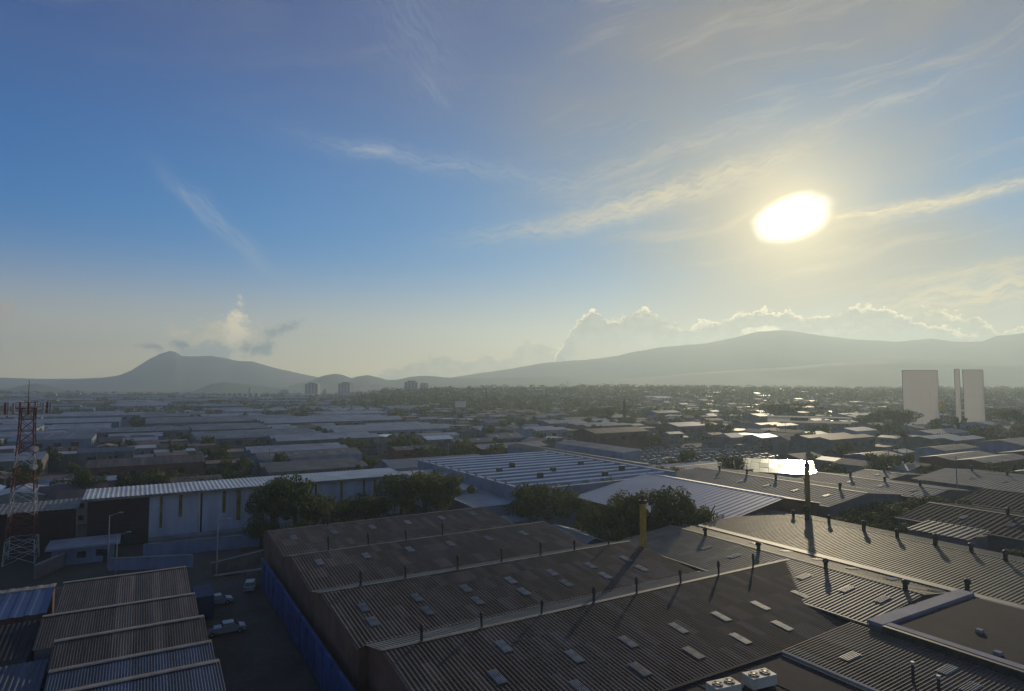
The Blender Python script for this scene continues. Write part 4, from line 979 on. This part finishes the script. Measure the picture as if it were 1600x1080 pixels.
while NSH < 150 and tries < 9000:
    tries += 1
    px = rs.uniform(-60, 1680); Y = 190 * (7.5 ** rs.random()) + 20
    left = px < 640
    if not left and Y > 300 and rs.random() < .65: continue
    if px > 560 and Y > 700 and rs.random() < .8: continue
    x_ = (px - 800) / F * Y; u, v = xy2uv(x_, Y)
    L = rs.uniform(28, 75) if (left and Y > 260) else rs.uniform(16, 38); Wd = rs.uniform(20, 48) if (left and Y > 260) else rs.uniform(12, 24)
    if any(not (u + L / 2 < a or u - L / 2 > b or v + Wd / 2 < c or v - Wd / 2 > d) for a, b, c, d in OCC): continue
    i = rs.choice([0, 1, 2, 5, 0]) if left and Y > 260 else rs.randrange(7)
    bigshed(u, v, L, Wd, rs.uniform(5.5, 9), roofpal[i], rs.choice([wallc, wallw, wallb, wallr, bluep if rs.random() < .3 else wallc]), max(1, round(Wd / 14)),
            '%s %s roofed shed' % ('large' if L * Wd > 1700 else 'small' if L * Wd < 500 else 'medium', LBL[i]), terrain(x_, Y), 'industrial sheds across the city')
    occ(u - L / 2 - 2, u + L / 2 + 2, v - Wd / 2 - 3, v + Wd / 2 + 3)
# houses
HM = []
hw = mat('house_wall', (0.24, 0.21, 0.18), .9, 0, .3, .1, rnd=.45); hr = mat('house_roof', (0.14, 0.10, 0.085), .75, .0, .4, .15, rnd=.6); hr2 = mat('house_roof_zinc', (.26, .27, .29), .5, .2, .3, .15, rnd=.3)
HR = []
shiny = mat('new_zinc_roof', (.5, .5, .48), .30, .8, .2, .4)
for i in range(7):
    rr = random.Random(i); w = MB(); a, b, h = rr.uniform(4, 8), rr.uniform(3.5, 6), rr.choice([3, 3.3, 6, 6.4])
    w.box(-a, a, -b, b, -2, h, 0)
    for f_ in range(int(h // 3)):
        for k in range(3):
            xx = -a + 1 + k * (2 * a - 2) / 2.4; w.box(xx, xx + 1.1, -b - .06, -b, 1 + 3 * f_, 2.2 + 3 * f_, 1)
            yy = -b + 1 + k * (2 * b - 2) / 2.4; w.box(-a - .06, -a, yy, yy + 1, 1 + 3 * f_, 2.2 + 3 * f_, 1)
    HM.append(w.mesh('house', [hw, darkg])); HM[-1]['tall'] = int(h > 5)
    r = MB(); k = rr.choice([0, 1, 2])
    if k == 0: r.box(-a - .2, a + .2, -b - .2, b + .2, h + .01, h + .35)
    else:
        zt = h + b * (.25 if k == 1 else .4); o = .4
        r.face([(-a - o, -b - o, h), (a + o, -b - o, h), (a + o, 0, zt), (-a - o, 0, zt)]); r.face([(-a - o, 0, zt), (a + o, 0, zt), (a + o, b + o, h), (-a - o, b + o, h)])
        r.face([(-a, -b, h), (-a, b, h), (-a, 0, zt - .1)]); r.face([(a, -b, h), (a, b, h), (a, 0, zt - .1)])
    HR.append([r.mesh('roof', hr), r.mesh('roof', hr2), r.mesh('roof', shiny)])
nh = 0; tries = 0; far_h = MB(); nf = 0; extra = []
cells = []
while tries < 16000 and (nh < 290 or nf < 1500):
    tries += 1
    px = rs.uniform(-60, 1680); Y = 165 * (11 ** rs.random())
    x_ = (px - 800) / F * Y; u, v = xy2uv(x_, Y)
    u = round(u / 13) * 13 + rs.uniform(-2, 2); v = round(v / 13) * 13 + rs.uniform(-2, 2); x_, Y2 = uv2xy(u, v)
    if Y2 < 150 or not free(u, v, 6): continue
    key = (round(u / 13), round(v / 13))
    if key in cells: continue
    if mn.noise(mathutils.Vector((x_ * .006, Y2 * .006, 0))) > .28: continue     # leave wooded gaps
    cells.append(key); i = rs.randrange(7); z_ = terrain(x_, Y2)
    if Y2 < 640 and nh < 290:
        o = link('house', HM[i], None, (x_, Y2, z_), TH + rs.choice([0, pi / 2, pi, -pi / 2]) + rs.uniform(-.05, .05),
                 label='small low house among trees and other houses in the middle distance', category='house', group='houses across the city')
        zr = 2 if rs.random() < .10 else int(rs.random() < .4); link('roof', HR[i][zr], o); nh += 1
        ITEMS.append((o, ('two-storey ' if HM[i]['tall'] else 'low ') + ('zinc' if zr else 'dull') + ' roofed house', 'houses across the city'))
    elif nf < 1500:
        s = HM[i]; ang = TH + rs.uniform(-.1, .1); c_, s_ = cos(ang), sin(ang); base_i = len(far_h.v)
        for me, mm in ((s, 0), (HR[i][0], 1 if rs.random() < .6 else 2)):
            b0 = len(far_h.v)
            far_h.v += [(x_ + p.co.x * c_ - p.co.y * s_, Y2 + p.co.x * s_ + p.co.y * c_, z_ + p.co.z) for p in me.vertices]
            for pl_ in me.polygons:
                far_h.f.append(tuple(b0 + k for k in pl_.vertices)); far_h.m.append(3 if (mm == 0 and pl_.material_index) else mm)
        nf += 1
far_h.build('distant_houses', [hw, hr, hr2, darkg], None, kind='stuff', label='countless small houses spread to the horizon', category='houses')
print('houses', nh, nf, 'sheds', NSH)
# mid trees
nt_ = 0; tries = 0; wood = []
while tries < 20000 and (nt_ < 240 or len(wood) < 2600):
    tries += 1
    px = rs.uniform(-60, 1680); Y = 175 * (9.5 ** rs.random()); x_ = (px - 800) / F * Y; u, v = xy2uv(x_, Y)
    k = mn.noise(mathutils.Vector((x_ * .006, Y * .006, 0)))
    rise = 560 < px < 1000 and 700 < Y < 1300
    if px > 900 and Y > 900: rise = True
    if not free(u, v, 1.5): continue
    if not rise and k < .12 and rs.random() < .72: continue
    if Y < 560 and nt_ < 240:
        th_ = rs.uniform(6, 12); tw_ = rs.uniform(7, 12)
        o = tree(x_, Y, th_, tw_, 'tree', 'trees across the city', False, terrain(x_, Y)); nt_ += 1
        ITEMS.append((o, ('tall ' if th_ > 9.6 else 'low ') + ('broad tree' if tw_ > 9.5 else 'narrow tree'), 'trees across the city'))
    elif Y >= 560: wood.append((x_, Y, rs.uniform(9, 17) if rise else rs.uniform(6, 12)))
# specific larger trees
for px, Y, h, w, con, lb in ((1235, 560, 20, 62, False, 'wide wooded mound right of centre on the skyline'), (950, 520, 17, 16, False, 'broad dark tree in the middle distance, left of the conifer'), (975, 500, 20, 10, True, 'pointed dark conifer in the middle distance'),
                             (925, 540, 16, 18, False, 'rounded tree left of the broad dark one'), (1395, 450, 18, 34, False, 'wide dark tree mass left of the pale reflection panels'), (1365, 470, 15, 26, False, 'brown-green tree mass beside the long white walkway'),
                             (760, 860, 20, 12, True, 'tallest conifer on the wooded skyline'), (1600, 420, 20, 36, False, 'dark tree mass at the right edge beyond the pale reflection panels'), (1210, 575, 17, 30, False, 'left shoulder of the wooded mound on the skyline')):
    x_ = (px - 800) / F * Y; tree(x_, Y, h, w, lb, None, True, terrain(x_, Y), con)
# far-off wood as one mass
wm = MB(); rw = random.Random(5)
for x_, y_, h in wood[:2600]:
    z_ = terrain(x_, y_); w = h * rw.uniform(.45, .75)
    n_ = 46 if y_ < 900 else 26; l0 = .55 + (y_ / 1400)
    for k in range(n_):
        th_ = rw.uniform(0, 2 * pi); cz = rw.uniform(-.9, 1); rr = math.sqrt(max(0, 1 - cz * cz)) * rw.uniform(.6, 1.05)
        c = mathutils.Vector((x_ + w * rr * cos(th_), y_ + w * rr * sin(th_), z_ + h * .56 + cz * h * .44 * rw.uniform(.8, 1.05)))
        nn = mathutils.Vector((cos(th_) * rr, sin(th_) * rr, cz + .3)).normalized(); a = nn.orthogonal().normalized(); b = nn.cross(a); l = l0 * rw.uniform(.8, 1.5)
        wm.face([c - a * l, c - b * l, c + a * l, c + b * l])
wm.build('distant_wood', leaf, None, kind='stuff', label='far-off trees massed between the houses up to the horizon', category='wood')
# utility poles
for k, (px, py, h) in enumerate(((175, 760, 14), (150, 742, 12), (306, 755, 13), (420, 755, 12), (1390, 760, 13), (1418, 735, 12), (1497, 800, 15), (860, 720, 12), (1100, 735, 12), (700, 742, 12), (260, 720, 11), (1215, 700, 11))):
    ITEMS.append((upole(px, py, h, 'grey utility pole with crossarms'), 'grey utility pole', ''))
rp = random.Random(9)
for k in range(34):
    px = rp.uniform(20, 1580); py = rp.uniform(662, 745); x_, y_ = at(px, py, 0); u_, v_ = xy2uv(x_, y_)
    if free(u_, v_, .5): ITEMS.append((upole(px, py, rp.uniform(8, 13), 'grey utility pole'), 'grey utility pole', ''))
tm = MB(); tm.tube((0, 0, 0), (0, 0, 1.5), .75, .75, 10); tm.tube((0, 0, 1.5), (0, 0, 1.75), .75, .3, 10); tme = tm.mesh('tank_body', mat('tank_black', (.03, .03, .035), .5))
for o in [o for o in COL.objects if o.name.startswith('house') and 'category' in o][::7]:
    zt = max(v.co.z for v in o.data.vertices)
    c_ = o.location; q = link('water_tank', tme, None, (c_.x, c_.y, c_.z + zt + .8), 0, category='water tank', group='water tanks on the houses', label='black water tank')
    ITEMS.append((q, 'black water tank', ''))
print('objects', len(bpy.data.objects), 'tris', sum(len(p.vertices) - 2 for m in bpy.data.meshes for p in m.polygons) if False else '')

# ------------------------------------------------------------------ labels for the many: look, nearest landmark, order from the left
LM = [('the lattice mast', 33, 700), ('the left end of the white warehouse', 240, 760), ('the right end of the white warehouse', 600, 735), ('the annex of the ribbed factory', 660, 715),
      ('the ribbed factory', 800, 700), ('the strip warehouse', 900, 690), ('the packed car park', 1040, 700), ('the glaring roof', 1215, 715), ('the ochre chimney', 1263, 760), ('the long raised walkway', 1265, 655),
      ('the dark tree mass by the walkway', 1385, 650), ('the pale reflection panels', 1480, 650), ('the purple-grey roofs', 1440, 760), ('the yard behind the sheds', 250, 880), ('the blank billboard', 720, 635), ('the tall antenna pole', 635, 630),
      ('the twin tower blocks', 512, 615), ('the row of pale flats', 365, 625), ('the volcano foot', 265, 650), ('the pointed conifer', 975, 640), ('the wooded mound', 1235, 620), ('the right edge of the view', 1600, 690)]
from collections import defaultdict
grp_ = defaultdict(list)
for o, d, g_ in ITEMS:
    X, Y = o.location.x, o.location.y; px = 800 + X / Y * F; py = 598 + (HC - 5) / Y * F
    nm, lx, ly = min(LM, key=lambda m: math.hypot((px - m[1]) * .7, (py - m[2]) * 1.6))
    dx, dy = px - lx, py - ly
    rel = ('left of' if dx < 0 else 'right of') if abs(dx) > abs(dy) * 1.8 else ('behind' if dy < 0 else 'in front of')
    grp_[(d, rel + ' ' + nm)].append((px, o))
ORD = ['', 'second', 'third', 'fourth', 'fifth', 'sixth', 'seventh', 'eighth', 'ninth', 'tenth', 'eleventh', 'twelfth']
for (d, ph), L_ in grp_.items():
    L_.sort(key=lambda t: t[0])
    for i, (px, o) in enumerate(L_):
        if len(L_) == 1: t = d + ' ' + ph
        elif i == 0: t = 'leftmost ' + d + ' ' + ph
        elif i == len(L_) - 1: t = 'rightmost ' + d + ' ' + ph
        else: t = (ORD[i] if i < len(ORD) else 'further') + ' ' + d + ' from the left, ' + ph
        w = t.split(); o['label'] = ' '.join(w[:16])
